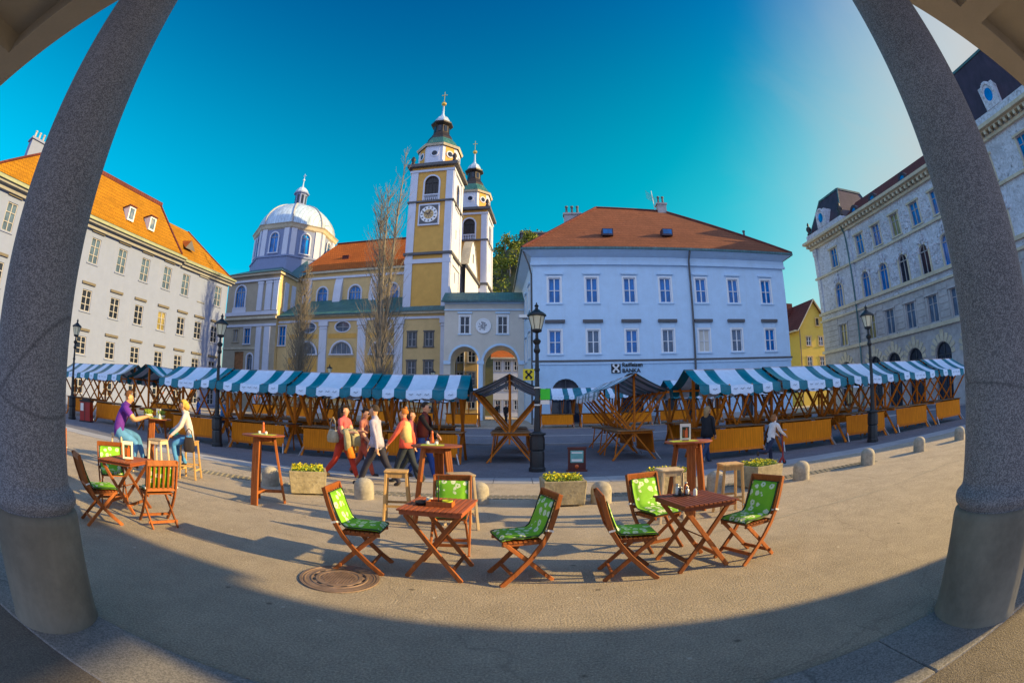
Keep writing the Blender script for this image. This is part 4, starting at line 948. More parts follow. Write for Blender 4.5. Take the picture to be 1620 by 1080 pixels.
def alley_house(nm, label, loc, W, H, wallm, roofm, cols, rows, cat='house'):
    t = thing(nm, label, cat, loc); ops = [((i + .5) * W / cols, .9, 1.2 + j * H / rows, 2.8 + j * H / rows, 0) for i in range(cols) for j in range(rows)]
    w = MB(); wall(w, 0, W, -1, H, ops, 0, .2); w.quad((W, 0, -1), (W, 8, -1), (W, 8, H), (W, 0, H)); w.quad((0, 8, -1), (0, 0, -1), (0, 0, H), (0, 8, H)); w.build('wall', wallm, t)
    for x, w_, a, b, _ in ops: window(t, x, a, w_, b - a, 'plain', [G['slab'], G['white'], G['slab']], G['glassdark'])
    r = MB(); r.add([(-.4, -.5, H), (W + .4, -.5, H), (W + .4, 5, H + 3), (-.4, 5, H + 3)], [(0, 1, 2, 3)]); r.box(-.4, W + .4, -.6, -.4, H - .2, H + .05, 1); r.build('roof', [roofm, G['cornice']], t)
alley_house('alley_house', 'white house with orange roof seen through the right arch', (-3.2, 82., .8), 6.4, 10., G['pilaster'], G['orange'], 4, 3)
alley_house('alley_house', 'beige house seen through the left arch of the archway', (-8.4, 57.2, .8), 4.3, 11., G['sand'], G['redbrown'], 3, 4)
# ------------------------------------------------------------------ ground and paving
def sheet(name, x0, x1, y0, y1, dz, mat, step=1., kind='structure', fz=gz):
    nx = max(1, round((x1 - x0) / step)); ny = max(1, round((y1 - y0) / step)); v = []; f = []
    for j in range(ny + 1):
        for i in range(nx + 1):
            x = x0 + (x1 - x0) * i / nx; y = y0 + (y1 - y0) * j / ny; v.append((x, y, fz(x, y) + dz))
    for j in range(ny):
        for i in range(nx):
            a = j * (nx + 1) + i; f.append((a, a + 1, a + nx + 2, a + nx + 1))
    b = MB(); b.add(v, f); return tag(b.build(name, mat, smooth=True), kind=kind)
sheet('ground', -400, 400, -120, 520, -.06, G['tarmac'], 10.)
sheet('forecourt', -40, 40, 2.15, 11.1, 0, G['asphalt'], .5)
sheet('market_lane', -40, 40, 11.98, 22.7, -.004, G['tarmac'], .5)
sheet('roadway', -40, 40, 22.95, 34, 0, G['tarmac'], 1.)
sheet('plaza', -60, 70, 34., 100, .002, G['asphalt'], 2.)
sheet('road_line', -40, 40, 28.0, 28.14, .006, G['paper'], .5)
k = MB(); k.box(-40, 40, 22.7, 22.95, -.2, .0)
for i in range(80): pass
kv = MB()
for i in range(80):
    x = -40 + i; z0, z1 = gz(x, 22.8), gz(x + 1, 22.8); g_ = .006
    kv.add([(x + g_, 22.7, z0 + .07), (x + 1 - g_, 22.7, z1 + .07), (x + 1 - g_, 22.95, z1 + .07), (x + g_, 22.95, z0 + .07), (x + g_, 22.7, z0 - .1), (x + 1 - g_, 22.7, z1 - .1), (x + 1 - g_, 22.95, z1 - .1), (x + g_, 22.95, z0 - .1)], [(0, 1, 2, 3), (0, 4, 5, 1), (3, 2, 6, 7), (1, 5, 6, 2), (0, 3, 7, 4)])
tag(kv.build('road_kerb', G['slab']), kind='structure')
ks = MB()
for i in range(88):          # pale slabs with open joints along the market lane
    x = -40 + i * .92
    for y0, y1 in ((11.1, 11.54), (11.55, 11.98)):
        g_ = .008; a, b = x + g_, x + .92 - g_
        ks.add([(a, y0 + .006, gz(a, y0) + .012), (b, y0 + .006, gz(b, y0) + .012), (b, y1 - .006, gz(b, y1) + .012), (a, y1 - .006, gz(a, y1) + .012), (a, y0 + .006, -.05), (b, y0 + .006, -.05), (b, y1 - .006, -.05), (a, y1 - .006, -.05)], [(0, 1, 2, 3), (0, 4, 5, 1), (3, 2, 6, 7), (1, 5, 6, 2), (0, 3, 7, 4)])
tag(ks.build('kerb_strip', G['slab']), kind='structure')
dr = MB()
for i in range(120):         # drain channel of small setts between the bollards
    for r_ in range(3):
        x = -9 + i * .15 + (r_ % 2) * .07; y = 9.15 + r_ * .15; s_ = .055; h = gz(x, y)
        dr.box(x - s_, x + s_, y - s_, y + s_, h - .02, h + .012)
tag(dr.build('drain_channel', G['concrete']), kind='structure')
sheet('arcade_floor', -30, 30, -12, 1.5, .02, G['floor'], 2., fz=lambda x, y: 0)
for i, (a, b) in enumerate(((-30, -1.15), (-1.15, 2.38), (2.38, 30))):
    s = MB(); s.box(a + .006, b - .006, 1.5, 2.15, -.2, .035); tag(bevel(s.build('arcade_kerb', G['kerbstone']), .012, 2), kind='structure')
sm = MB()
for i in range(30):
    x = 2.6 + i * .5; f = lambda q: 5.9 + .14 * (q - 2.6) + .05 * math.sin(q * 1.7); w_ = .016 + .006 * math.sin(i * 1.3)
    sm.add([(x, f(x) - w_, gz(x, f(x)) + .004), (x + .5, f(x + .5) - w_, gz(x + .5, f(x + .5)) + .004), (x + .5, f(x + .5) + w_, gz(x + .5, f(x + .5)) + .004), (x, f(x) + w_, gz(x, f(x)) + .004)], [(0, 1, 2, 3)])
tag(sm.build('paving_seam', G['bollard']), kind='structure')
mh = thing('manhole_cover', 'round rusty cast iron manhole cover set in the asphalt by the left chair', 'manhole cover', (-1.66, 4.27, .004))
m = MB(); m.lathe([(.36, 0), (.36, .006), (.345, .008), (.335, .004), (.29, .004), (.285, .010), (.27, .010), (.265, .005), (.24, .005), (.235, .010), (.20, .010), (.195, .006), (0.01, .006)], 48, caps=False)
for a in range(12): m.M = Matrix.Rotation(2 * PI * a / 12, 4, 'Z'); m.box(.246, .262, -.03, .03, .006, .0105, 1)
m.M = Matrix.Identity(4)
for i in range(-6, 7):
    for j in range(-6, 7):
        if i * i + j * j < 38: m.box(i * .028 - .008, i * .028 + .008, j * .028 - .008, j * .028 + .008, .004, .011)
m.build('lid', [G['castiron'], G['black']], mh)
r_ = MB(); r_.lathe([(.40, 0), (.40, .009), (.37, .009), (.365, 0)], 48, caps=False); r_.build('rim', G['castiron'], mh)

# ------------------------------------------------------------------ arcade: columns, coffered roof
def column(x, label):
    t = thing('stone_column', label, 'column', (x, 1.88, .035), 0, 'columns of the arcade')
    p = MB(); p.lathe([(.385, 0), (.385, .015), (.378, .04), (.37, .74), (.362, .78), (.345, .80)], 48); p.build('plinth', G['concrete'], t, sharp=50)
    r = MB(); r.lathe([(.33, .80), (.335, .815), (.362, .84), (.37, .875), (.362, .91), (.335, .94), (.322, .955), (.315, .99)], 48, caps=False); r.build('base_ring', G['granite'], t, sharp=60)
    s = MB(); H = 6.06; s.lathe([(.316 - .03 * (q / 12) ** 1.6, .99 + (H - .99) * q / 12) for q in range(13)] , 48, caps=False); s.build('shaft', G['granite'], t, smooth=True)
column(-3.21, 'grey granite column on a concrete plinth beside the folding chairs'); column(3.32, 'granite column with pinkish sheen in front of the ornate palace')
def arcade():
    t = thing('arcade_roof', 'coffered concrete ceiling of the arcade overhead', 'roof', (0, 0, 6.1))
    b = MB(); x0, x1, y0, y1 = -14., 14.7, -6., 2.25
    ops = []
    x = 6.07 - 2.65 * 7
    while x < x1 - 2.2:
        for yb in (-.3, -2.75, -5.2): ops.append((x + 1.05, 2.1, yb, yb + 2.1 if yb > -5 else yb + 2.1, 0))
        x += 2.65
    b.M = Matrix(((1, 0, 0, 0), (0, 0, 1, 0), (0, 1, 0, 0), (0, 0, 0, 1)))
    wall(b, x0, x1, y0, y1, ops, 0, .35)
    for cx, w, a, c, _ in ops: b.quad((cx - w / 2, .35, a), (cx + w / 2, .35, a), (cx + w / 2, .35, c), (cx - w / 2, .35, c))
    b.M = Matrix.Identity(4); b.build('coffered_ceiling', G['soffit'], t)
    f = MB(); f.quad((x0, y1, 0), (x1, y1, 0), (x1, y1, 1.3), (x0, y1, 1.3)); f.quad((x1, y1, 0), (x1, y0, 0), (x1, y0, 1.3), (x1, y1, 1.3)); f.quad((x0, y0, 0), (x0, y1, 0), (x0, y1, 1.3), (x0, y0, 1.3)); f.quad((x1, y0, 0), (x0, y0, 0), (x0, y0, 1.3), (x1, y0, 1.3)); f.quad((x0, y1, 1.3), (x1, y1, 1.3), (x1, y0, 1.3), (x0, y0, 1.3))
    f.build('parapet', G['soffit'], t)
arcade()
def pier():  # unseen block added off to the right to cast the shadow band
    b = MB(); b.box(14.9, 16.2, .34, 1.80, 0, 9.5); b.box(14.8, 16.3, .24, 1.9, 0, .9); b.box(14.75, 16.35, .19, 1.95, 9.5, 9.9)
    tag(b.build('shadow_pier', G['concrete']), 'unseen tall square pier added past the arcade end to shade the forecourt', 'pier')
pier()

# ------------------------------------------------------------------ castle hill
def hillz(x, y):
    r = math.exp(-((x - 5) / 28.) ** 2); return 61. * r * max(0., min(1., (y - 95) / 62.)) ** .8 * (1 - .25 * max(0, (y - 165) / 60.))
def hill():
    v = []; f = []; n, m_ = 60, 30
    for j in range(m_ + 1):
        for i in range(n + 1):
            x = -70 + 170 * i / n; y = 92 + 130 * j / m_; v.append((x, y, hillz(x, y) + rnd.uniform(-.8, .8) - .5))
    for j in range(m_):
        for i in range(n): a = j * (n + 1) + i; f.append((a, a + 1, a + n + 2, a + n + 1))
    b = MB(); b.add(v, f); tag(b.build('castle_hill', G['hillsoil'], smooth=True), kind='structure')
    rr = random.Random(3); w = MB(); cnt = 0
    while cnt < 230:
        x = rr.uniform(-22, 34); y = rr.uniform(104, 168); z = hillz(x, y)
        if z < 8: continue
        cnt += 1; h = rr.uniform(2.4, 5.2); rad = rr.uniform(1.5, 2.8)
        w.tube([(x, y, z - 1), (x, y, z + h * .6)], [.25, .1], 4, 1, False)
        lob = [(x + rr.uniform(-1, 1) * rad * .7, y + rr.uniform(-1, 1) * rad * .7, z + h * rr.uniform(.45, 1.), rad * rr.uniform(.4, .75)) for _ in range(5)]
        for _ in range(105):
            L = rr.choice(lob); d = Vector((rr.gauss(0, 1), rr.gauss(0, 1), rr.gauss(0, .8))).normalized() * L[3] * rr.uniform(.6, 1.05)
            p = Vector(L[:3]) + d; s_ = rr.uniform(.16, .42); a = Vector((rr.gauss(0, 1), rr.gauss(0, 1), rr.gauss(0, 1))).normalized(); c = a.cross(Vector((rr.gauss(0, 1), rr.gauss(0, 1), rr.gauss(0, 1)))).normalized()
            w.add([tuple(p + a * s_), tuple(p + c * s_), tuple(p - a * s_), tuple(p - c * s_)], [(0, 1, 2, 3)], 0)
    tag(w.build('hill_woods', [G['hillleaf'], G['bark']]), 'spring green woods covering the castle hill behind the church', kind='stuff')
    c = MB(); c.box(3, 15, 158, 164, 52, 62.6); c.box(2.6, 15.4, 157.6, 164.4, 62.6, 63.2)
    for k in range(3): c.box(4.5 + k * 4, 5.5 + k * 4, 157.9, 158.1, 60, 61.4, 1)
    tag(c.build('castle_wall', [G['darktrim'], G['glassdark']]), 'low dark castle wall on top of the wooded hill', 'castle')
hill()

# ------------------------------------------------------------------ bare poplars
def poplar(name, label, x, y, H, spread, seed, fork, low):
    rr = random.Random(seed); z0 = gz(x, y); t = thing(name, label, 'tree', (x, y, z0), 0)
    tr = MB(); br = MB(); bd = MB()
    def curve(p, d, L, n, r0, r1, up, jit):
        P = [Vector(p)]; d = Vector(d).normalized()
        for i in range(n):
            d = (d + Vector((rr.uniform(-jit, jit), rr.uniform(-jit, jit), up + rr.uniform(-jit, jit) * .5))).normalized(); P.append(P[-1] + d * (L / n))
        return P, [r0 + (r1 - r0) * i / n for i in range(n + 1)]
    stems = []
    base, rs = curve((0, 0, 0), (0, 0, 1), fork, 4, H * .0125, H * .0105, .05, .03); tr.tube(base, rs, 9)
    for k in range(3):
        a = 2.1 * k + rr.uniform(0, 1); P, q = curve(base[-1], (math.cos(a) * .055, math.sin(a) * .055, 1), (H - fork) * (1 if k == 0 else rr.uniform(.78, .97)), 12, H * .0085, .014, .09, .022)
        tr.tube(P, q, 7); stems.append((P, q))
    stems.append((base, rs))
    tr.build('trunk', G['bark'], t, smooth=True)
    def interp(P, s): i = min(int(s), len(P) - 2); return P[i].lerp(P[i + 1], s - i), (P[i + 1] - P[i]).normalized()
    nb = 0
    for P, q in stems:
        n = len(P) - 1; cnt = 135 if n > 4 else 70
        for i in range(cnt):
            s = rr.uniform(.02 if n > 4 else low, .97) * n; p, d = interp(P, s); hz = p.z / H
            a = rr.uniform(0, 2 * PI); out = rr.uniform(.5, .95)
            L = spread * rr.uniform(1.0, 2.2) * (1.2 - .98 * hz) * (1 if hz > .12 else .8)
            Q, w_ = curve(p, (math.cos(a) * out, math.sin(a) * out, 1.), L, 6, .021 + .022 * (1 - hz), .007, .085, .10); br.tube(Q, w_, 4, 0, False)
            for j in range(5):
                s2 = rr.uniform(1.2, 5.8); p2, d2 = interp(Q, s2); a2 = rr.uniform(0, 2 * PI)
                T, w2 = curve(p2, d2 + Vector((math.cos(a2), math.sin(a2), .25)) * .55, L * rr.uniform(.22, .42), 4, .009, .004, .12, .14); br.tube(T, w2, 3, 0, False)
                for e in range(3):
                    pp, _ = interp(T, rr.uniform(1, 4)); s_ = rr.uniform(.012, .030); u = Vector((rr.gauss(0, 1), rr.gauss(0, 1), rr.gauss(0, 1))).normalized(); v = u.orthogonal().normalized()
                    bd.add([tuple(pp + u * s_), tuple(pp + v * s_ * .7), tuple(pp - u * s_), tuple(pp - v * s_ * .7)], [(0, 1, 2, 3)])
    br.build('branch', G['bark'], t); bd.build('bud', G['bud'], t)
poplar('poplar_tree', 'tall bare poplar with golden twigs in front of the ochre tower', -11.35, 40., 25.8, 2.2, 11, 3.2, .35)
poplar('poplar_tree', 'shorter bare poplar with yellowish twigs before the domed church side', -20., 42., 14.4, 1.75, 23, 2.6, .35)

# ------------------------------------------------------------------ market stalls
STR = [('g', .33), ('w', .38), ('g', .38), ('w', .82), ('g', .38), ('w', .38), ('g', .33)]
def awning_mesh(seed=5):
    b = MB(); L = 3.; rr = random.Random(seed); p1, p2, q1, q2 = rr.uniform(0, 6), rr.uniform(0, 6), rr.uniform(.03, .075), rr.uniform(.008, .024)
    def zz(x, t): return 2.32 + .56 * (1 - abs(t)) ** 1.28 - q1 * math.sin(PI * (x + 1.5) / 3) * math.sin(PI * min(1, abs(t) * .8)) + q2 * math.sin(x * 6.3 + p1 + 2 * t) * abs(t) + .010 * math.sin(x * 15 + p2) * math.sin(PI * abs(t))
    x = -1.5; cols = []
    for c, w in STR:
        n = 4 if w < .5 else 8
        for i in range(n): cols.append((x + w * i / n, x + w * (i + 1) / n, 0 if c == 'g' else 1, i / n, (i + 1) / n, w))
        x += w
    T = [i / 7 for i in range(8)]
    for a, c_, s, u0, u1, w in cols:
        for sg in (-1, 1):
            for i in range(7):
                t0, t1 = T[i] * sg, T[i + 1] * sg
                b.quad((a, 1.25 * t0, zz(a, t0)), (c_, 1.25 * t0, zz(c_, t0)), (c_, 1.25 * t1, zz(c_, t1)), (a, 1.25 * t1, zz(a, t1)), s)
            ns = 1 if w < .5 else 3
            def drop(u): return .235 + .055 * abs(math.sin(PI * u * ns)) ** .6
            yo = 1.25 * sg; y2 = yo + .03 * sg
            b.quad((a, yo, zz(a, sg)), (c_, yo, zz(c_, sg)), (c_, y2, zz(c_, sg) - drop(u1)), (a, y2, zz(a, sg) - drop(u0)), s)
    # small printed marks on the white flaps
    x = -1.5
    for c, w in STR:
        if c == 'w':
            for q in ([.5] if w < .5 else [.2, .5, .8]):
                cx = x + w * q
                for k in range(5):
                    xx = cx - .06 + k * .03; z = 2.17 + .018 * math.sin(k * 2.1)
                    for sg in (-1, 1): b.box(xx - .013, xx + .013, 1.262 * sg + .018 * sg - .004, 1.262 * sg + .018 * sg + .004, z - .007, z + .009, 2)
        x += w
    return b.mesh('awning', [G['awngreen'], G['awnwhite'], G['awnink']], True, True)
def make_stall():
    t = thing('market_stall', '', 'market stall')
    for sx in (-1.2, 1.2):
        f = MB()
        f.beam((sx, -.74, 0), (sx, 1.17, 2.30), .05, .09, (1, 0, 0)); f.beam((sx + .055, .74, 0), (sx + .055, -1.17, 2.30), .05, .09, (1, 0, 0))
        f.beam((sx + .03, 0, .62), (sx + .03, 0, 2.84), .1, .06, (0, 1, 0)); f.beam((sx, -.62, .93), (sx, .58, .93), .05, .08)
        f.beam((sx, -1.17, 2.29), (sx, 1.17, 2.29), .04, .06) if False else None
        f.build('trestle_frame', G['stallwood'], t)
    r = MB(); r.beam((-1.45, 0, 2.83), (1.45, 0, 2.83), .05, .08)
    for y in (-1.14, 1.14): r.beam((-1.45, y, 2.235), (1.45, y, 2.235), .05, .06)
    for sx in (-.4, .45): r.beam((sx, -1.15, 2.3), (sx, 0, .98), .04, .06); r.beam((sx, 1.15, 2.3), (sx, 0, .98), .04, .06)
    r.build('roof_frame', G['stallwood'], t)
    c = MB(); 
    for k in range(4): c.box(-1.3, 1.3, -.68 + k * .325, -.36 + k * .325, .975, 1.01)
    c.box(-1.25, 1.25, .5, .56, .90, .974); bevel(c.build('counter', G['darktop'], t), .006)
    p = MB(); p.add([(-1.13, -.665, .93), (1.13, -.665, .93), (1.13, -.72, .30), (-1.13, -.72, .30), (-1.13, -.635, .93), (1.13, -.635, .93), (1.13, -.69, .30), (-1.13, -.69, .30)], [(0, 3, 2, 1), (4, 5, 6, 7), (0, 1, 5, 4), (3, 7, 6, 2), (0, 4, 7, 3), (1, 2, 6, 5)]); p.box(-1.16, 1.16, -.74, -.68, .22, .298, 1); p.build('front_panel', [G['panel'], G['stallwood']], t)
    for sx in (-1.1, 1.1):
        l = MB(); l.beam((sx, -.70, .32), (sx + .1 * (1 if sx > 0 else -1), -.93, 0), .035, .035); l.build('panel_leg', G['steel'], t)
    for sx in (-.9, .9):
        l = MB(); l.beam((sx, .50, .95), (sx, .62, 0), .04, .04); l.build('counter_leg', G['stallwood'], t)
    inst('awning', awning_mesh(), t)
    return t
ORD = ['first', 'second', 'third', 'fourth', 'fifth', 'sixth', 'seventh', 'eighth', 'ninth', 'tenth']
def stalls():
    P = []
    for i in range(4): P.append((-11.9 + 3.02 * i, 15.75 + .02 * i, 0, '%s striped stall from the church end of the front row behind the bar tables' % ORD[i], 'market stalls in the front rows'))
    for i in range(5): P.append((7.0 + 3.05 * i, 14.75 + .04 * i, R(1.5), '%s striped stall from the archway end of the right front row' % ORD[i], 'market stalls in the front rows'))
    P.append((-.08, 16.75, R(90), 'end-on striped stall just left of the central street lamp', 'market stalls seen end on'))
    P.append((-.06, 20.3, R(90), 'end-on stall behind the end-on stall left of the central street lamp', 'market stalls seen end on'))
    P.append((4.05, 16.85, R(90), 'end-on stall with dark striped underside, nearest the menu board', 'market stalls seen end on'))
    P.append((4.15, 20.2, R(90), 'end-on stall standing behind the other end-on stall by the menu board', 'market stalls seen end on'))
    for i in range(4): P.append((-12.9 + 3.05 * i, 21.2, PI, '%s stall from the church end of the middle row, counter seen from behind' % ORD[i], 'market stalls in the middle rows'))
    for i in range(4): P.append((8.2 + 3.05 * i, 20.6, PI, '%s stall from the archway end of the right middle row, seen from behind' % ORD[i], 'market stalls in the middle rows'))
    for i in range(5): P.append((3.25 + 2.95 * i, 35.3, 0, '%s small far stall from the street lamp, against the pale house' % ORD[i], 'market stalls in the far row'))
    for i in range(6): P.append((-20.2 + 3.3 * i, 36.2, 0, '%s far stall from the cream house, below the church wall' % ORD[i], 'market stalls in the far row'))
    P.append((-15.6, 17.3, R(90), 'end-on stall with blue-lit awning between seated man and seated woman', 'market stalls by the cream house'))
    P.append((-18.7, 16.9, 0, 'sunlit stall with gable showing above the seated man', 'market stalls by the cream house'))
    P.append((-23.4, 18.2, R(4), 'sunlit stall partly hidden by the granite column', 'market stalls by the cream house'))
    P.append((-20.6, 23.4, 0, 'stall behind the sunlit stalls, nearer the cream house windows', 'market stalls by the cream house'))
    first = make_stall(); var = [awning_mesh(k) for k in (11, 23, 37, 41)]
    for i, (x, y, rz, lab, grp) in enumerate(P):
        z = gz(x, y)
        if i == 0: first.location = (x, y, z); first.rotation_euler = (0, 0, rz); first['label'] = lab; first['group'] = grp
        else:
            d = dup(first, (x, y, z), rz, lab, grp)
            for ch in d.children:
                if ch.name.startswith('awning'): ch.data = var[i % 4]
stalls()

# ------------------------------------------------------------------ street lamps
def lamp_model():
    t = thing('street_lamp', '', 'street lamp')
    b = MB(); b.lathe([(.24, 0), (.24, .10), (.21, .13), (.21, .55), (.19, .6), (.22, .64), (.22, .95), (.19, 1.05), (.20, 1.09), (.12, 1.16)], 8); b.lathe([(.24, 1.05), (.25, 1.09), (.24, 1.12)], 16); b.build('base', G['iron'], t, sharp=30)
    p = MB(); p.lathe([(.10, 1.12), (.085, 1.5), (.075, 2.0), (.09, 2.02), (.09, 2.07), (.07, 2.1), (.06, 2.9), (.08, 2.92), (.08, 2.98), (.06, 3.0), (.052, 3.42), (.085, 3.46), (.1, 3.52), (.07, 3.58), (.06, 3.68), (.11, 3.74), (.12, 3.80), (.05, 3.86), (.04, 4.02), (.14, 4.06), (.15, 4.10)], 14); p.build('post', G['iron'], t, sharp=35)
    l = MB()
    l.lathe([(.125, 4.1), (.235, 4.52)], 12, s=0, caps=False)
    ln = l.build('lantern', G['lampglass'], t, smooth=True)
    f = MB()
    for k in range(6):
        a = 2 * PI * k / 6; f.tube([(.13 * math.cos(a), .13 * math.sin(a), 4.1), (.245 * math.cos(a), .245 * math.sin(a), 4.53)], .010, 4)
    f.lathe([(.14, 4.08), (.15, 4.11), (.14, 4.13)], 12); f.lathe([(.25, 4.51), (.29, 4.53), (.28, 4.57), (.20, 4.63), (.13, 4.67), (.10, 4.70), (.05, 4.74), (.045, 4.80), (.07, 4.83), (.03, 4.88), (.01, 4.94)], 14)
    f.build('lantern_frame', G['iron'], ln, sharp=40)
    return t
def lamps():
    SC = (.965,) * 3
    L = [(.70, 13.45, 'black iron street lamp carrying a green sign, in the middle of the square', 1), (-10.45, 14.7, 'black iron street lamp behind the seated blonde woman', 1), (12.35, 12.95, 'black iron street lamp in front of the ornate palace', 1), (-20.6, 15.0, 'street lamp half hidden by the left granite column', 1),
         (-16.2, 40.5, 'small far street lamp between the two bare poplars', 1), (-7.2, 43.5, 'small far street lamp below the church tower windows', 1)]
    t = lamp_model()
    for i, (x, y, lab, s) in enumerate(L):
        if i == 0: t.location = (x, y, gz(x, y)); t['label'] = lab; t['group'] = 'street lamps'; t.scale = SC
        else: dup(t, (x, y, gz(x, y)), .3 * i, lab, 'street lamps')
lamps()
t = thing('green_sign', 'small bright green sign with white strip fixed to the central lamp post', 'sign', (.70, 13.45, 2.05))
b = MB(); b.box(.09, .36, -.02, .02, -.04, .26); b.build('board', G['signgreen'], t); b = MB(); b.box(.09, .34, -.02, .02, -.17, -.055); b.build('lower_board', G['paper'], t)
for z in (.27, -.21):
    b = MB(); b.lathe([(.085, z), (.09, z + .02), (.085, z + .04)], 12); b.build('clamp', G['paper'], t)
# ------------------------------------------------------------------ folding chairs, tables, stools
def chair_model(cushion=True):
    t = thing('folding_chair', '', 'chair'); w = .225     # sitter looks along +y
    stile = [(-.335, .885), (-.285, .70), (-.225, .52), (-.155, .40), (-.03, .25), (.12, .11), (.255, .0)]
    leg = [(.215, .435), (.02, .27), (-.285, .0)]
    for sx in (-1, 1):
        a = MB(); a.path([(sx * w, y, z) for y, z in stile], .026, .048, (1, 0, 0)); bevel(a.build('back_leg', G['teak'], t), .004)
        a = MB(); a.path([(sx * (w - .035), y, z) for y, z in leg], .024, .042, (1, 0, 0)); bevel(a.build('front_leg', G['teak'], t), .004)
    b = MB()
    b.beam((-w, -.330, .855), (w, -.330, .855), .022, .075, (0, .27, 1)); b.beam((-w, -.215, .50), (w, -.215, .50), .022, .045, (0, .3, 1))
    for k in range(6):
        x = -w + .045 + k * (2 * w - .09) / 5; b.beam((x, -.222, .515), (x, -.322, .83), .034, .012, (0, 1, .3))
    bevel(b.build('backrest', G['teak'], t), .003)
    s = MB()
    for k in range(8): s.box(-w + .018, w - .018, -.165 + k * .05, -.125 + k * .05, .428, .446)
    for sx in (-1, 1): s.box(sx * (w - .045) - .012, sx * (w - .045) + .012, -.17, .23, .398, .4275)
    bevel(s.build('seat', G['teak'], t), .003)
    for q, z in ((-.20, .075), (.13, .10)): r = MB(); r.beam((-w, q, z), (w, q, z), .02, .035); r.build('stretcher', G['teak'], t)
    if cushion:
        top = [(-.295, .82), (-.275, .76), (-.25, .68), (-.215, .59), (-.180, .515), (-.135, .476), (-.06, .470), (.03, .470), (.12, .468), (.20, .466), (.235, .456)]
        c = MB(); n = len(top); hw = .195; NX = 8; v = []; th = .034
        V = [Vector((0, y, z)) for y, z in top]; nor = []
        for i in range(n):
            d = (V[min(i + 1, n - 1)] - V[max(i - 1, 0)]).normalized(); nor.append(Vector((0, -d.z, d.y)) if True else d)
        for i in range(n):
            for side in (0, 1):
                for j in range(NX + 1):
                    u = -1 + 2 * j / NX; edge = (1 - abs(u) ** 6); e2 = min(1, min(i, n - 1 - i) / .9 + .25)
                    puff = th * edge * e2 + .004 * math.sin(i * 2.4 + 1) * math.cos(j * 1.7)
                    p = V[i] + nor[i] * (puff if side else 0.004); x = hw * u * (1 - .06 * (1 - e2)); v.append((x, p.y, p.z))
        m = NX + 1; f = []
        for i in range(n - 1):
            for j in range(NX):
                a = (i * 2 + 1) * m + j; b_ = ((i + 1) * 2 + 1) * m + j; f.append((a, a + 1, b_ + 1, b_))
                a = i * 2 * m + j; b_ = (i + 1) * 2 * m + j; f.append((a, b_, b_ + 1, a + 1))
            for j in (0, NX): a0 = i * 2 * m + j; a1 = a0 + m; b0 = (i + 1) * 2 * m + j; b1 = b0 + m; f.append((a0, a1, b1, b0) if j == 0 else (a0, b0, b1, a1))
        for i in (0, n - 1):
            for j in range(NX): a0 = i * 2 * m + j; a1 = a0 + m; f.append((a0, a0 + 1, a1 + 1, a1))
        c.add(v, f); cu = c.build('cushion', G['cushion'], t, smooth=True)
        pp = MB()
        for sx in (-1, 1): pp.tube([(sx * hw, p.y + q.y * .012, p.z + q.z * .012) for p, q in zip(V, nor)], .008, 5)
        pp.tube([(-hw, V[0].y, V[0].z), (hw, V[0].y, V[0].z)], .008, 5); pp.tube([(-hw, V[-1].y, V[-1].z), (hw, V[-1].y, V[-1].z)], .008, 5); pp.build('piping', G['piping'], cu)
        for sx in (-1, 1): st = MB(); st.beam((sx * .19, -.20, .53), (sx * .245, -.235, .535), .012, .018); st.beam((sx * .245, -.26, .53), (sx * .245, -.20, .545), .012, .018); st.build('strap', G['whitestrap'], cu)
    return t
def table_model():
    t = thing('folding_table', '', 'table'); W, D, H = .66, .74, .735
    b = MB(); n = 12
    for k in range(n): b.box(-W / 2 + k * W / n + .004, -W / 2 + (k + 1) * W / n - .004, -D / 2, D / 2, H - .02, H)
    for y in (-D / 2 + .05, D / 2 - .05, 0): b.box(-W / 2 + .02, W / 2 - .02, y - .02, y + .02, H - .062, H - .0205)
    for x in (-W / 2 + .03, W / 2 - .03): b.box(x - .012, x + .012, -D / 2 + .075, D / 2 - .075, H - .06, H - .021)
    bevel(b.build('tabletop', G['teaktop'], t), .004)
    for i, y in enumerate((-.27, .27)):
        for s_ in (-1, 1):
            yy = y + (.017 if s_ > 0 else -.017); l = MB(); l.beam((s_ * -.285, yy, .0), (s_ * .265, yy, H - .065), .028, .048, (0, 0, 1) if False else (1, 0, 1)); bevel(l.build('leg', G['teak'], t), .004)
    for q in (-.20, .20): s = MB(); s.beam((q, -.27, .12), (q, .27, .12), .02, .04); s.build('stretcher', G['teak'], t)
    s = MB(); s.tube([(0, -.3, .345), (0, .3, .345)], .008, 6); s.build('hinge_rod', G['teak'], t)
    return t
def stool_model(mat):
    t = thing('bar_stool', '', 'stool'); H = .80
    b = MB(); b.box(-.175, .175, -.175, .175, H - .028, H); bevel(b.build('seat', mat, t), .008, 2)
    a = MB()
    for s_ in (-1, 1): a.box(-.13, .13, s_ * .145 - .01, s_ * .145 + .01, H - .10, H - .0285); a.box(s_ * .145 - .01, s_ * .145 + .01, -.13, .13, H - .10, H - .0285)
    a.build('apron', mat, t)
    for sx in (-1, 1):
        for sy in (-1, 1):
            l = MB(); l.beam((sx * .145, sy * .145, H - .03), (sx * .195, sy * .195, 0), .038, .038, (1, 0, 0)); bevel(l.build('leg', mat, t), .004)
    r = MB()
    for sy in (-1, 1): r.beam((-.18, sy * .178, .28), (.18, sy * .178, .28), .02, .035)
    for sx in (-1, 1): r.beam((sx * .178, -.18, .20), (sx * .178, .18, .20), .02, .035)
    r.build('stretcher', mat, t); return t
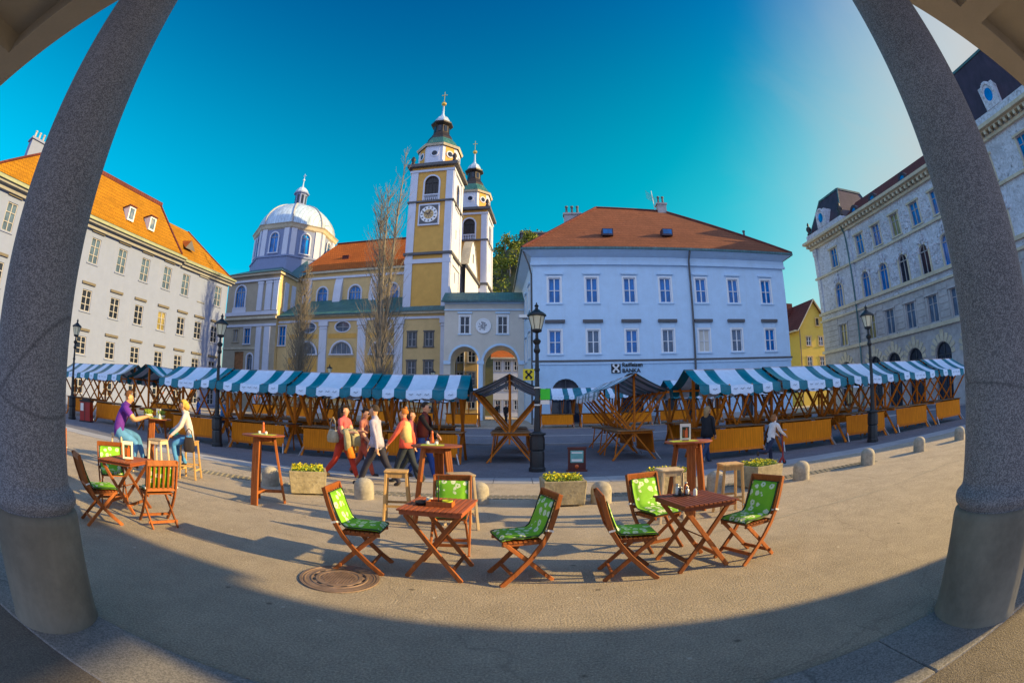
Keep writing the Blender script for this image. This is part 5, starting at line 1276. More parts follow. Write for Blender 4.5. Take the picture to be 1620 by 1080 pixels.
def bar_table_model():
    t = thing('bar_table', '', 'bar table'); H = 1.17
    b = MB(); b.lathe([(.02, H - .03), (.36, H - .03), (.385, H - .018), (.385, H - .004), (.375, H), (.02, H)], 40, caps=True); b.build('tabletop', G['teaktop'], t, sharp=40)
    for k in range(3):
        a = 2 * PI * k / 3 + .35; l = MB(); ca, sa = math.cos(a), math.sin(a)
        for o in (-1, 0, 1):   # each leg is three battens side by side
            ox, oy = -sa * o * .047, ca * o * .047; l.beam((ca * .20 + ox, sa * .20 + oy, H - .031), (ca * .355 + ox, sa * .355 + oy, 0 if o == 0 else .0), .045, .04, (ca, sa, 0))
        bevel(l.build('leg', G['teak'], t), .004)
    a = MB()
    for k in range(3):
        q0 = 2 * PI * k / 3 + .35; q1 = 2 * PI * (k + 1) / 3 + .35
        a.beam((math.cos(q0) * .20, math.sin(q0) * .20, H - .075), (math.cos(q1) * .20, math.sin(q1) * .20, H - .075), .03, .08)
    a.build('apron', G['teak'], t); s = MB()
    for k in range(3): q0 = 2 * PI * k / 3 + .35; s.beam((0, 0, .20), (math.cos(q0) * .33, math.sin(q0) * .33, .20), .03, .05)
    s.build('stretcher', G['teak'], t); return t

def hdg(dx, dy): return math.atan2(-dx, dy)     # rotation turning local +y to (dx,dy)
def furniture():
    CH = [(-1.53, 4.72, hdg(1, .02), 'teak folding chair with green cushion, front legs over the manhole cover'),
          (-.72, 5.58, hdg(0.03, -1), 'teak folding chair tucked behind the table with the ashtray'),
          (.07, 4.64, hdg(-.95, -.30), 'teak folding chair right of the ashtray table, cushion front hanging over its seat'),
          (1.17, 4.60, hdg(1, -.04), 'teak folding chair left of the condiment table, cushion half in sun'),
          (1.72, 5.52, hdg(.35, -.94), 'teak folding chair behind the condiment table, cushion facing the camera'),
          (2.52, 4.66, hdg(-.95, -.36), 'teak folding chair right of the condiment table, dark green shaded cushion'),
          (-5.16, 4.22, hdg(.42, .9), 'folding chair nearest the left granite column, dark slatted back to us'),
          (-5.98, 5.22, hdg(.80, -.6), 'folding chair with cushion behind the table holding the white card stand'),
          (-4.58, 4.86, hdg(-.88, .48), 'folding chair showing its slatted back, below the seated woman'),
          (-8.15, 5.45, hdg(.75, -.65), 'folding chair almost hidden behind the left granite column')]
    c0 = chair_model(); g_ = 'folding chairs on the forecourt'
    for i, (x, y, a, lab) in enumerate(CH):
        if i == 0: c0.location = (x, y, gz(x, y)); c0.rotation_euler = (0, 0, a); c0['label'] = lab; c0['group'] = g_
        else: dup(c0, (x, y, gz(x, y)), a, lab, g_)
    TB = [(-.73, 4.77, R(-7), 'square slatted teak folding table with an ashtray tray and incense stick'), (1.90, 4.73, R(9), 'square slatted teak folding table with condiment jars between two chairs'), (-5.50, 5.12, R(14), 'square folding table carrying a white card stand near the column')]
    t0 = table_model()
    for i, (x, y, a, lab) in enumerate(TB):
        if i == 0: t0.location = (x, y, 0); t0.rotation_euler = (0, 0, a); t0['label'] = lab; t0['group'] = 'square folding tables'
        else: dup(t0, (x, y, gz(x, y)), a, lab, 'square folding tables')
    BT = [(-4.18, 7.33, .1, 'round bar table with orange candle jar, standing alone before the planter'), (-1.12, 7.12, 1.2, 'round bar table between two pale stools, behind the ashtray table'), (2.74, 7.15, 0., 'round bar table with a white menu card, right of the menu board'), (-7.62, 8.15, .5, 'round bar table laden with plates between the seated man and woman')]
    b0 = bar_table_model()
    for i, (x, y, a, lab) in enumerate(BT):
        if i == 0: b0.location = (x, y, gz(x, y)); b0.rotation_euler = (0, 0, a); b0['label'] = lab; b0['group'] = 'round bar tables'
        else: dup(b0, (x, y, gz(x, y)), a, lab, 'round bar tables')
    SY = [(-1.68, 6.90, .15, 'yellow pine stool left of the middle bar table'), (3.34, 6.84, -.1, 'pine stool right of the menu card bar table'), (-6.62, 8.22, .3, 'pine stool under the seated blonde woman')]
    SW = [(-.72, 6.75, .35, 'pale stool right of the middle bar table, seat turned corner on'), (2.30, 6.80, .05, 'pale stool mostly hidden behind the cushioned chair back'), (-8.13, 7.43, .1, 'white stool under the seated man in purple'), (-7.05, 7.62, .2, 'empty white stool between the seated man and woman')]
    for L, m in ((SY, G['pine']), (SW, G['pinewhite'])):
        s0 = stool_model(m)
        for i, (x, y, a, lab) in enumerate(L):
            if i == 0: s0.location = (x, y, gz(x, y)); s0.rotation_euler = (0, 0, a); s0['label'] = lab; s0['group'] = 'bar stools'
            else: dup(s0, (x, y, gz(x, y)), a, lab, 'bar stools')
furniture()

# ------------------------------------------------------------------ small things on the tables
def table_things():
    H = .735
    def at_(x, y, h): return (x, y, gz(x, y) + h)
    t = thing('wooden_tray', 'low wooden tray with a pretzel dish and tall thin stick on the folding table', 'tray', at_(-.70, 4.68, H + .001), R(-7))
    b = MB(); b.box(-.13, .13, -.07, .07, 0, .012); 
    for s_ in (-1, 1): b.box(-.13, .13, s_ * .065 - .005, s_ * .065 + .005, .012, .05); b.box(s_ * .125 - .005, s_ * .125 + .005, -.06, .06, .012, .05)
    b.build('tray', G['teak'], t); s = MB(); s.tube([(-.02, 0, .012), (-.02, 0, .30)], .006, 6); s.build('stick', G['black'], t)
    d = MB(); d.lathe([(.03, .012), (.05, .03), (.055, .06), (.048, .06), (.02, .03)], 16, (.07, 0, 0)); d.build('dish', G['napkin'], t, smooth=True)
    a = MB(); a.lathe([(.02, 0), (.055, 0), (.065, .02), (.065, .035), (.05, .035), (.045, .012), (.01, .012)], 20); tag(a.build('ashtray', G['black'], loc=at_(-.90, 4.72, H + .001), smooth=True), 'round black ashtray left of the wooden tray', 'ashtray')
    a = MB(); a.lathe([(.03, 0), (.035, .0), (.035, .06), (.028, .06), (.028, .01)], 14); tag(a.build('glass_jar', G['clear'], loc=at_(-.83, 4.80, H + .001), smooth=True), 'small glass tea light jar behind the ashtray', 'jar')
    x0, y0 = 1.82, 4.92
    c = thing('condiment_rack', 'small dark rack of salt, pepper and oil jars on the folding table', 'rack', at_(x0, y0, H + .001))
    b = MB(); b.box(-.09, .09, -.05, .05, 0, .012); b.tube([(0, 0, .012), (0, 0, .24)], .006, 6); b.tube([(0, 0, .24), (.02, 0, .26), (-.02, 0, .26), (0, 0, .24)], .005, 6); b.build('rack', G['black'], c)
    for i, (dx, dy, h, m) in enumerate(((-.055, 0, .11, 'clear'), (.05, .02, .12, 'candle'), (.05, -.025, .08, 'steel'), (-.03, -.03, .08, 'black'))):
        j = MB(); j.lathe([(.022, .0125), (.024, .02), (.024, h - .02), (.014, h - .01), (.014, h)], 12, (dx, dy, 0)); o = j.build('jar', G[m], c, smooth=True); l = MB(); l.lathe([(.018, h), (.018, h + .018), (.005, h + .022)], 10, (dx, dy, 0)); l.build('lid', G['steel'], o, smooth=True)
    for dx, lab in ((.16, 'white salt shaker right of the dark condiment rack'),):
        j = MB(); j.lathe([(.022, 0), (.024, .01), (.022, .06), (.014, .075), (.003, .08)], 12); tag(j.build('salt_shaker', G['paper'], loc=at_(x0 + dx - .04, y0 - .09, H + .001), smooth=True), lab, 'shaker')
    def card(loc, rz, lab, h=.22):
        m = thing('card_stand', lab, 'menu card', loc, rz); b = MB(); b.box(-.05, .05, -.03, .03, 0, .02); b.build('foot', G['teak'], m)
        f = MB(); w = .085; f.box(-w, w, -.008, .008, .02, h); f.build('card', G['paper'], m)
        p = MB(); p.box(-.055, .055, -.012, -.0085, .05, h - .05, 0); p.box(-.012, .035, -.014, -.0125, .055, h - .10, 1); p.box(.005, .028, -.014, -.0125, h - .10, h - .065, 1); p.box(-.045, -.02, -.014, -.0125, .07, h - .09, 2); p.build('picture', [G['piping'], G['candle'], G['teak']], m)
    card(at_(2.66, 7.08, 1.171), R(-12), 'white menu card with orange bottle picture on the right bar table', .27); card(at_(-5.36, 5.05, H + .001), R(42), 'white card stand with red drink picture on the left folding table', .27)
    def candle(x, y, h, lab):
        c = thing('candle_holder', lab, 'candle', at_(x, y, h)); b = MB(); b.box(-.05, .05, -.05, .05, 0, .02); b.build('base', G['paper'], c)
        b = MB(); b.lathe([(.028, .02), (.03, .03), (.022, .10), (.016, .16), (.018, .19), (.006, .21)], 12); b.build('candle', G['candle'], c, smooth=True)
        for dx in (-.065, .07): b = MB(); b.lathe([(.02, 0), (.026, .02), (.024, .05), (.012, .055)], 10, (dx, -.03, 0)); b.build('dish', G['paper'], c, smooth=True)
    candle(-4.16, 7.30, 1.175, 'orange candle jar with white dishes on the lone bar table'); candle(-1.18, 7.10, 1.175, 'thin candle with white dishes on the middle bar table')
    def mat_(x, y, h, rz, w, d, lab):
        b = MB(); b.box(-w, w, -d, d, 0, .004); tag(b.build('place_mat', G['napkin'], loc=at_(x, y, h), rz=rz), lab, 'place mat')
    mat_(-4.15, 7.30, 1.1705, .2, .19, .15, 'lime green mat on the lone bar table left of the group'); mat_(-1.17, 7.08, 1.1705, .1, .17, .14, 'lime green mat on the middle bar table by the walking group'); mat_(2.64, 7.10, 1.1705, -.1, .21, .16, 'pale lime mat under the menu card on the right bar table'); mat_(-7.62, 8.1, 1.1705, .3, .24, .2, 'lime green mat under the plates of the seated couple')
    x, y = -7.62, 8.1
    for dx, dy, lab in ((-.15, -.05, 'green leafy salad bowl before the seated man'), (.14, .10, 'green leafy salad bowl before the seated woman')):
        b = thing('salad_bowl', lab, 'bowl', at_(x + dx, y + dy, 1.176)); q = MB(); q.lathe([(.04, 0), (.085, .04), (.095, .07), (.085, .07), (.03, .02)], 16); q.build('bowl', G['paper'], b, smooth=True); l = MB()
        for k in range(60):
            p = Vector((rnd.gauss(0, .045), rnd.gauss(0, .045), rnd.uniform(.05, .16))); u = Vector((rnd.gauss(0, 1), rnd.gauss(0, 1), rnd.gauss(0, 1))).normalized() * .03; v = u.orthogonal().normalized() * .022; l.add([tuple(p + u), tuple(p + v), tuple(p - u), tuple(p - v)], [(0, 1, 2, 3)])
        l.build('leaves', G['leafp'], b)
    b = MB(); b.box(-.07, .07, -.01, .01, 0, .2); b.box(-.07, .07, -.05, .05, 0, .012); tag(b.build('table_card', G['paper'], loc=at_(x - .02, y + .17, 1.176)), 'pale upright table card behind the salad bowls', 'card')
    b = MB(); b.lathe([(.05, 0), (.03, .03), (.012, .09), (.004, .12)], 10); tag(b.build('folded_napkin', G['paper'], loc=at_(x + .25, y - .08, 1.171), smooth=True), 'folded white napkin on the edge of the couple\'s table', 'napkin')
table_things()

# ------------------------------------------------------------------ planters, bollards, menu board, red bin
def planters():
    P = [(-3.95, 8.72, R(24), 'square concrete planter with yellow pansies right of the lone bar table', .74), (.90, 8.62, R(3), 'square concrete planter with yellow flowers at the foot of the central lamp', .76), (2.98, 8.95, R(14), 'square concrete planter half hidden behind the right bar table and pale stool', .74), (4.95, 8.75, R(14), 'square concrete planter with bright yellow flowers right of the pine stool', .76)]
    for i, (x, y, a, lab, w) in enumerate(P):
        t = thing('flower_planter', lab, 'planter', (x, y, gz(x, y)), a, 'concrete flower planters'); h = .46; s = w / 2; b = MB(); s0 = s - .03
        O = [(-s0, -s0, .03), (s0, -s0, .03), (s0, s0, .03), (-s0, s0, .03), (-s, -s, h), (s, -s, h), (s, s, h), (-s, s, h)]; q = s - .06
        b.add(O + [(-q, -q, h), (q, -q, h), (q, q, h), (-q, q, h), (-q, -q, h - .06), (q, -q, h - .06), (q, q, h - .06), (-q, q, h - .06)], [(0, 1, 5, 4), (1, 2, 6, 5), (2, 3, 7, 6), (3, 0, 4, 7), (3, 2, 1, 0), (4, 5, 9, 8), (5, 6, 10, 9), (6, 7, 11, 10), (7, 4, 8, 11), (8, 9, 13, 12), (9, 10, 14, 13), (10, 11, 15, 14), (11, 8, 12, 15)])
        for sx in (-1, 1): b.box(sx * s * .6 - .08, sx * s * .6 + .08, -s + .1, s - .1, 0, .03)
        bevel(b.build('tub', G['planter'], t), .014, 2)
        so = MB(); so.quad((-q, -q, h - .05), (q, -q, h - .05), (q, q, h - .05), (-q, q, h - .05)); so.build('soil', G['soil'], t)
        rr = random.Random(i); lf = MB(); pt = MB()
        for k in range(650):
            p = Vector((rr.uniform(-q, q), rr.uniform(-q, q), h - .05 + rr.uniform(0, .115))); u = Vector((rr.gauss(0, 1), rr.gauss(0, 1), rr.gauss(0, .6))).normalized() * rr.uniform(.018, .04); v = u.orthogonal().normalized() * .014; lf.add([tuple(p + u), tuple(p + v), tuple(p - u), tuple(p - v)], [(0, 1, 2, 3)])
        for k in range(250):
            p = Vector((rr.uniform(-q, q), rr.uniform(-q, q), h + rr.uniform(.02, .085))); nrm = Vector((rr.gauss(0, .6), rr.gauss(0, .6), 1)).normalized(); a_ = nrm.orthogonal().normalized(); c_ = nrm.cross(a_); r_ = rr.uniform(.014, .026)
            pt.add([tuple(p)] + [tuple(p + (a_ * math.cos(2 * PI * z / 6) + c_ * math.sin(2 * PI * z / 6)) * r_ * (1 if z % 2 else .8) + nrm * .004) for z in range(6)], [(0, z + 1, (z + 1) % 6 + 1) for z in range(6)])
        lf.build('leaves', G['leafp'], t); tag(pt.build('blossoms', G['petal'], t), kind='stuff')
planters()
def bollards():
    B = [(-4.95, 8.95, 'dark domed stone bollard seen between the legs of the lone bar table'), (-2.74, 8.62, 'domed stone bollard in front of the walking group, behind the left chair'), (-.60, 8.65, 'domed stone bollard half hidden by the pale corner-on stool'), (1.60, 8.55, 'domed stone bollard right of the central planter'), (4.05, 8.95, 'domed stone bollard mostly hidden behind the pine stool'), (6.10, 8.78, 'domed stone bollard next to the child on the scooter'), (8.40, 8.98, 'sunlit domed bollard in the open, second right of the last planter'), (10.75, 9.12, 'sunlit domed bollard beneath the palace side lamp post'), (13.15, 9.22, 'sunlit domed bollard touching the edge of the right granite column')]
    b = MB(); b.lathe([(.185, -.02), (.19, .0), (.19, .24), (.182, .29), (.16, .335), (.12, .372), (.06, .395), (.005, .40)], 24); me = b.mesh('bollard', [G['bollard']], True)
    for x, y, lab in B: o = inst('stone_bollard', me, None, (x, y, gz(x, y)), rnd.uniform(0, 6)); tag(o, lab, 'bollard', 'domed stone bollards')
bollards()
t = thing('menu_board', 'dark red freestanding menu board on the pavement between lamp and end-on stall', 'menu board', (1.80, 13.35, gz(1.8, 13.35)), R(-8))
b = MB(); b.box(-.24, .24, -.03, .03, .0, .62); b.box(-.27, .27, -.05, .05, .62, .68); b.box(-.29, .29, -.14, .14, 0, .04)
for s_ in (-1, 1): b.box(s_ * .23 - .02, s_ * .23 + .02, -.045, .045, .04, .62)
b.build('frame', G['maroonpaint'], t); b = MB(); b.box(-.18, .18, -.036, -.031, .24, .58, 0); b.box(-.15, .15, -.039, -.0365, .27, .34, 1); b.box(-.15, .15, -.039, -.0365, .50, .54, 1); b.build('sheet', [G['menu'], G['paper']], t)
b = MB(); b.M = Matrix.Translation((0, -.036, .13)) @ Matrix.Rotation(R(90), 4, 'X'); b.lathe([(.055, 0), (.055, .01), (.01, .01)], 20, caps=False); b.build('badge', G['candle'], t, smooth=True)
t = thing('litter_bin', 'red litter bin with a white notice beside the far left stalls', 'bin', (-19.6, 15.3, gz(-19.6, 15.3)), R(30))
b = MB(); b.box(-.3, .3, -.26, .26, .05, .92); b.box(-.02, .02, -.268, -.26, .05, .92, 1); b.box(-.33, .33, -.29, .29, 0, .05, 1); bevel(b.build('body', [G['red'], G['black']], t), .02); b = MB(); b.box(-.33, .33, -.29, .29, .92, 1.0); b.box(-.2, .2, -.2, .2, 1.0, 1.08); b.build('lid', G['black'], t); b = MB(); b.box(-.26, -.08, -.275, -.262, .5, .85); b.build('notice', G['paper'], t)
# ------------------------------------------------------------------ people
_cm = {}
def cl(c, nm='fabric'):
    k = tuple(round(x, 3) for x in c)
    if k not in _cm: _cm[k] = G['cloth']('%s_%d' % (nm, len(_cm)), c, .85, .7, .34)
    return _cm[k]
def person(label, loc, face, H, top, legs, shoe=(.05, .04, .035), skin=(.62, .33, .20), hair=(.05, .03, .02), hairstyle='short', lean=4, LL=(20, 8), RL=(-18, 14), LA=(12, 6, 15), RA=(-14, 6, 18), sleeve='long', look=(0, 0), seat=None, sunglasses=False, build=1., extra=None, twist=0, waist=None, sleevec=None):
    """one continuous skinned body; +y is forward. legs: (hip flexion, knee flexion); arms: (shoulder flexion, abduction, elbow flexion)"""
    k = H / 1.75; l = R(lean)
    fw = Vector((0, 1, 0)); up = Vector((0, 0, 1)); sp = Vector((0, math.sin(l), math.cos(l)))
    def legpts(hf, kf):
        a = R(hf); b = R(hf - kf); th = Vector((0, math.sin(a), -math.cos(a))) * .435 * k; sh = Vector((0, math.sin(b), -math.cos(b))) * .42 * k
        f = b * .55 if hf - kf > -50 else b * .8; toe = Vector((0, math.cos(f), math.sin(f) - .2)).normalized() * .15 * k
        return th, sh, toe
    P = {}; L_ = legpts(*LL); R_ = legpts(*RL)
    drop = max(-(q[0] + q[1]).z for q in (L_, R_)) + .075 * k
    pz = seat + .10 * k if seat is not None else drop
    pel = Vector((0, 0, pz)); P['pel'] = pel; P['waist'] = pel + sp * .17 * k; P['chest'] = pel + sp * .36 * k; P['nb'] = pel + sp * .49 * k; nk = Vector((0, math.sin(l * .7 + .1), math.cos(l * .7 + .1)))
    P['neck'] = P['nb'] + nk * .045 * k
    yaw, pitch = R(look[0]), R(look[1]); hf_ = Vector((math.sin(yaw) * math.cos(pitch), math.cos(yaw) * math.cos(pitch), -math.sin(pitch))); hu = (up - hf_ * up.dot(hf_)).normalized(); hr = hf_.cross(hu)
    P['jaw'] = P['neck'] + hu * .058 * k + hf_ * .026 * k; P['skull'] = P['neck'] + hu * .135 * k + hf_ * .006 * k; P['crown'] = P['skull'] + hu * .062 * k
    tw = R(twist); side = Vector((math.cos(tw), math.sin(tw), 0)); tf = Vector((-math.sin(tw), math.cos(tw), 0))
    E = []; rad = {}; zone = {}
    def edge(a, b, z): E.append((a, b)); zone[(a, b)] = z
    B = build
    rad.update(pel=.160 * k * B, waist=.142 * k * B, chest=.172 * k * B, nb=.10 * k, neck=.060 * k, jaw=.080 * k, skull=.112 * k, crown=.078 * k)
    edge('pel', 'waist', 'top' if waist is None else 'waist'); edge('waist', 'chest', 'top'); edge('chest', 'nb', 'top'); edge('nb', 'neck', 'skin'); edge('neck', 'jaw', 'skin'); edge('jaw', 'skull', 'skin'); edge('skull', 'crown', 'skin')
    for s, q, nm in ((-1, L_, 'l'), (1, R_, 'r')):
        h = pel + Vector((s * .085 * k, 0, -.05 * k)); kn = h + q[0] + Vector((s * .01, 0, 0)); an = kn + q[1]; to = an + q[2]; he = an + Vector((0, -.03 * k, -.045 * k))
        P[nm + 'hip'], P[nm + 'mid'], P[nm + 'knee'], P[nm + 'calf'], P[nm + 'ank'], P[nm + 'toe'] = h, h.lerp(kn, .5), kn, kn.lerp(an, .35), an, to
        rad[nm + 'hip'] = .108 * k * B; rad[nm + 'mid'] = .094 * k * B; rad[nm + 'knee'] = .070 * k; rad[nm + 'calf'] = .070 * k; rad[nm + 'ank'] = .054 * k; rad[nm + 'toe'] = .046 * k
        edge('pel', nm + 'hip', 'legs'); edge(nm + 'hip', nm + 'mid', 'legs'); edge(nm + 'mid', nm + 'knee', 'legs'); edge(nm + 'knee', nm + 'calf', 'legs'); edge(nm + 'calf', nm + 'ank', 'legs'); edge(nm + 'ank', nm + 'toe', 'shoe')
    fing = []
    for s, q, nm in ((-1, LA, 'L'), (1, RA, 'R')):
        sh = P['chest'] + sp * .085 * k + side * (s * .185 * k * B ** .5); f, ab, e = R(q[0]), R(q[1]), R(q[2]); f += l * .3
        d = (tf * math.sin(f) - up * math.cos(f)) * math.cos(ab) + side * (s * math.sin(ab)); el = sh + d * .29 * k
        g_ = f + e; d2 = (tf * math.sin(g_) - up * math.cos(g_)) * math.cos(ab * .4) + side * (s * math.sin(ab * .4) - s * .12); d2.normalize(); wr = el + d2 * .25 * k
        pa = wr + d2 * .055 * k
        for a, b, r_ in ((nm + 'cl', P['chest'] + sp * .09 * k + side * (s * .085 * k), .094 * k), (nm + 'sh', sh, .076 * k * B ** .5), (nm + 'up', sh.lerp(el, .5), .060 * k * B ** .5), (nm + 'el', el, .050 * k), (nm + 'fo', el.lerp(wr, .4), .049 * k), (nm + 'wr', wr, .033 * k), (nm + 'pa', pa, .038 * k)): P[a] = b; rad[a] = r_
        sl = 'sleeve' if sleevec else 'top'
        edge('chest', nm + 'cl', 'top'); edge(nm + 'cl', nm + 'sh', sl); edge(nm + 'sh', nm + 'up', sl); edge(nm + 'up', nm + 'el', sl if sleeve == 'long' else 'skin'); edge(nm + 'el', nm + 'fo', sl if sleeve == 'long' else 'skin'); edge(nm + 'fo', nm + 'wr', sl if sleeve == 'long' else 'skin'); edge(nm + 'wr', nm + 'pa', 'skin')
        pal = d2.cross(side).normalized()          # back/palm normal
        acr = d2.cross(pal).normalized()
        for i in range(4):
            off = (i - 1.5) * .018 * k; ln = (.062, .075, .071, .055)[i] * k; a0 = pa + acr * off + d2 * .025 * k; a1 = a0 + d2 * ln * .5 + pal * (.008 * k); a2 = a1 + (d2 * .75 + pal * .65 * (1 if pal.dot(tf) * 1 > -9 else 1)).normalized() * ln * .55
            for j, v in enumerate((a0, a1, a2)): P['%s%d%d' % (nm, i, j)] = v; rad['%s%d%d' % (nm, i, j)] = (.013, .0115, .0095)[j] * k
            edge(nm + 'pa', '%s%d0' % (nm, i), 'skin'); edge('%s%d0' % (nm, i), '%s%d1' % (nm, i), 'skin'); edge('%s%d1' % (nm, i), '%s%d2' % (nm, i), 'skin')
        th = wr.lerp(pa, .5) + acr * (-s * .02 * k) + tf * .022 * k; t2 = th + (d2 * .7 + tf * .6).normalized() * .04 * k
        P[nm + 't0'] = th; P[nm + 't1'] = t2; rad[nm + 't0'] = .012 * k; rad[nm + 't1'] = .009 * k; edge(nm + 'wr', nm + 't0', 'skin'); edge(nm + 't0', nm + 't1', 'skin')
    names = list(P); idx = {n: i for i, n in enumerate(names)}
    me = bpy.data.meshes.new('person'); me.from_pydata([tuple(P[n]) for n in names], [(idx[a], idx[b]) for a, b in E], []); o = bpy.data.objects.new('person', me); C.objects.link(o)
    sk = o.modifiers.new('Skin', 'SKIN'); sk.use_smooth_shade = True; me.skin_vertices.new() if not me.skin_vertices else None
    for n in names:
        sv = me.skin_vertices[0].data[idx[n]]; r_ = rad[n]
        sv.radius = (r_, r_)
        if n == 'pel': sv.use_root = True
    o.modifiers.new('Sub', 'SUBSURF').levels = 1
    o.modifiers['Sub'].render_levels = 1
    dg = bpy.context.evaluated_depsgraph_get(); nm_ = bpy.data.meshes.new_from_object(o.evaluated_get(dg)); bpy.data.objects.remove(o)
    # flatten the trunk front to back, widen it side to side
    order = ['top', 'legs', 'skin', 'shoe', 'sleeve', 'waist']; colr = {'top': top, 'legs': legs, 'skin': skin, 'shoe': shoe, 'sleeve': sleevec or top, 'waist': waist or top}
    for z in order:
        if z == 'skin':
            kk = ('skin',) + tuple(skin)
            if kk not in _cm: _cm[kk] = simple('skin_%d' % len(_cm), skin, .5, 0, .07, 12)
            nm_.materials.append(_cm[kk])
        else: nm_.materials.append(cl(colr[z]))
    segs = [(P[a], P[b], rad[a], rad[b], order.index(z)) for (a, b), z in zone.items()]
    for p in nm_.polygons:
        c = p.center; best = 9; bi = 0
        for a, b, ra, rb, zi in segs:
            d = b - a; t_ = max(0., min(1., (c - a).dot(d) / max(d.length_squared, 1e-9))); q = (c - (a + d * t_)).length - (ra + (rb - ra) * t_)
            if q < best: best = q; bi = zi
        p.material_index = bi
    nm_.polygons.foreach_set('use_smooth', [True] * len(nm_.polygons))
    zt = P['nb'].z
    for v in nm_.vertices:
        c = v.co; w = 0
        ax = P['pel'] + sp * max(0, min(.46 * k, (c - P['pel']).dot(sp))); dx = c - ax
        if abs(dx.x) < .20 * k and P['pel'].z - .08 * k < c.z < zt and dx.length < .24 * k: v.co.y = ax.y + (c.y - ax.y) * .78
    nm_.update()
    fx, fy = face; rz = hdg(fx, fy); z0 = gz(loc[0], loc[1])
    body = inst('person', nm_, None, (loc[0], loc[1], z0 + (loc[2] if len(loc) > 2 else 0)), rz); tag(body, label, 'person')
    # face and hair
    S = P['skull'] * 1.0; f = MB()
    def hp(x, y, z): return tuple(S + hr * x * k + hf_ * y * k + hu * z * k)
    f.ell(hp(0, .098, -.030), (.013 * k, .017 * k, .020 * k), 8, 6, 0)
    for s in (-1, 1): f.ell(hp(s * .034, .082, -.002), (.014 * k, .014 * k, .008 * k), 8, 6, 1); f.ell(hp(s * .034, .0935, -.002), (.007 * k, .006 * k, .007 * k), 6, 4, 2); f.ell(hp(s * .034, .084, .018), (.018 * k, .014 * k, .005 * k), 6, 4, 3); f.ell(hp(s * .089, -.005, -.02), (.012 * k, .02 * k, .03 * k), 8, 6, 0)
    f.ell(hp(0, .080, -.072), (.024 * k, .012 * k, .007 * k), 8, 4, 4)
    f.build('face', [_cm[('skin',) + tuple(skin)], G['paper'], G['black'], cl(hair), cl((.45, .12, .10))], body, smooth=True)
    if sunglasses:
        f = MB(); f.beam(hp(-.02, .094, .002), hp(.02, .094, .002), .008, .008)
        for s in (-1, 1): f.ell(hp(s * .036, .088, -.002), (.030 * k, .014 * k, .021 * k), 8, 6); f.beam(hp(s * .062, .08, 0), hp(s * .09, -.02, 0), .006, .008)
        f.build('sunglasses', G['black'], body, smooth=True)
    h = MB(); nu, nv = 20, 12; grid = {}
    for i in range(nv + 1):
        th = PI * i / nv
        for j in range(nu):
            ph = 2 * PI * j / nu; d = (math.sin(th) * math.cos(ph), math.sin(th) * math.sin(ph), math.cos(th)); grid[i, j] = d
    vs = []; mp = {}
    low = -.30 if hairstyle in ('short', 'bun') else -.75
    def keep(d): return not (d[1] > .25 and d[2] < .55) and not (d[2] < low) and not (d[1] > -.05 and d[2] < -.1 and abs(d[0]) < .99 and hairstyle in ('short', 'bun'))
    fs = []
    def vid(i, j):
        j %= nu
        if (i, j) not in mp:
            d = grid[i, j]; wv = 1 + .03 * math.sin(j * 3.1 + i * 2.3); mp[i, j] = len(vs); vs.append(hp(d[0] * .101 * wv, d[1] * .108 * wv - .010, d[2] * .108 * wv + .012))
        return mp[i, j]
    for i in range(nv):
        for j in range(nu):
            q = [grid[i, j], grid[i, (j + 1) % nu], grid[i + 1, (j + 1) % nu], grid[i + 1, j]]
            if sum(keep(d) for d in q) >= 3: fs.append((vid(i, j), vid(i + 1, j), vid(i + 1, j + 1), vid(i, j + 1)))
    h.add(vs, fs)
    if hairstyle == 'long': h.tube([hp(0, -.05, .03), hp(0, -.085, -.08), hp(0, -.088, -.19), hp(0, -.07, -.29)], [.085 * k, .088 * k, .075 * k, .03 * k], 10)
    if hairstyle == 'bob': h.tube([hp(0, -.045, .02), hp(0, -.065, -.07), hp(0, -.06, -.125)], [.09 * k, .088 * k, .05 * k], 10)
    if hairstyle == 'bun': h.ell(hp(0, -.06, .112), (.042 * k, .042 * k, .036 * k), 10, 6)
    h.build('hair', cl(hair, 'hair'), body, smooth=True)
    body_frame = dict(P=P, sp=sp, k=k, obj=body, B=B)
    return body_frame
def garment(fr, name, rings, mat, n=16, openf=0.):
    """loose cloth around the trunk: rings (distance along spine, half width, half depth, forward shift)"""
    P, sp, k = fr['P'], fr['sp'], fr['k']; b = MB(); v = []; f = []
    for s_, a, c, sh in rings:
        o = P['pel'] + (sp * s_ * k if s_ > 0 else Vector((0, 0, s_ * k))); a, c = a * 1.10, c * 1.06
        for j in range(n):
            t = 2 * PI * (j + .5) / n; v.append((o.x + a * k * math.cos(t), o.y + (c * math.sin(t) + sh) * k, o.z))
    m = len(rings)
    for i in range(m - 1):
        for j in range(n):
            ang = 2 * PI * (j + 1) / n
            if openf and abs(((ang - PI / 2 + PI) % (2 * PI)) - PI) < openf: continue
            f.append((i * n + j, i * n + (j + 1) % n, (i + 1) * n + (j + 1) % n, (i + 1) * n + j))
    b.add(v, f); o = b.build(name, mat, fr['obj'], smooth=True); so = o.modifiers.new('Solidify', 'SOLIDIFY'); so.thickness = .012; so.offset = 1; return o
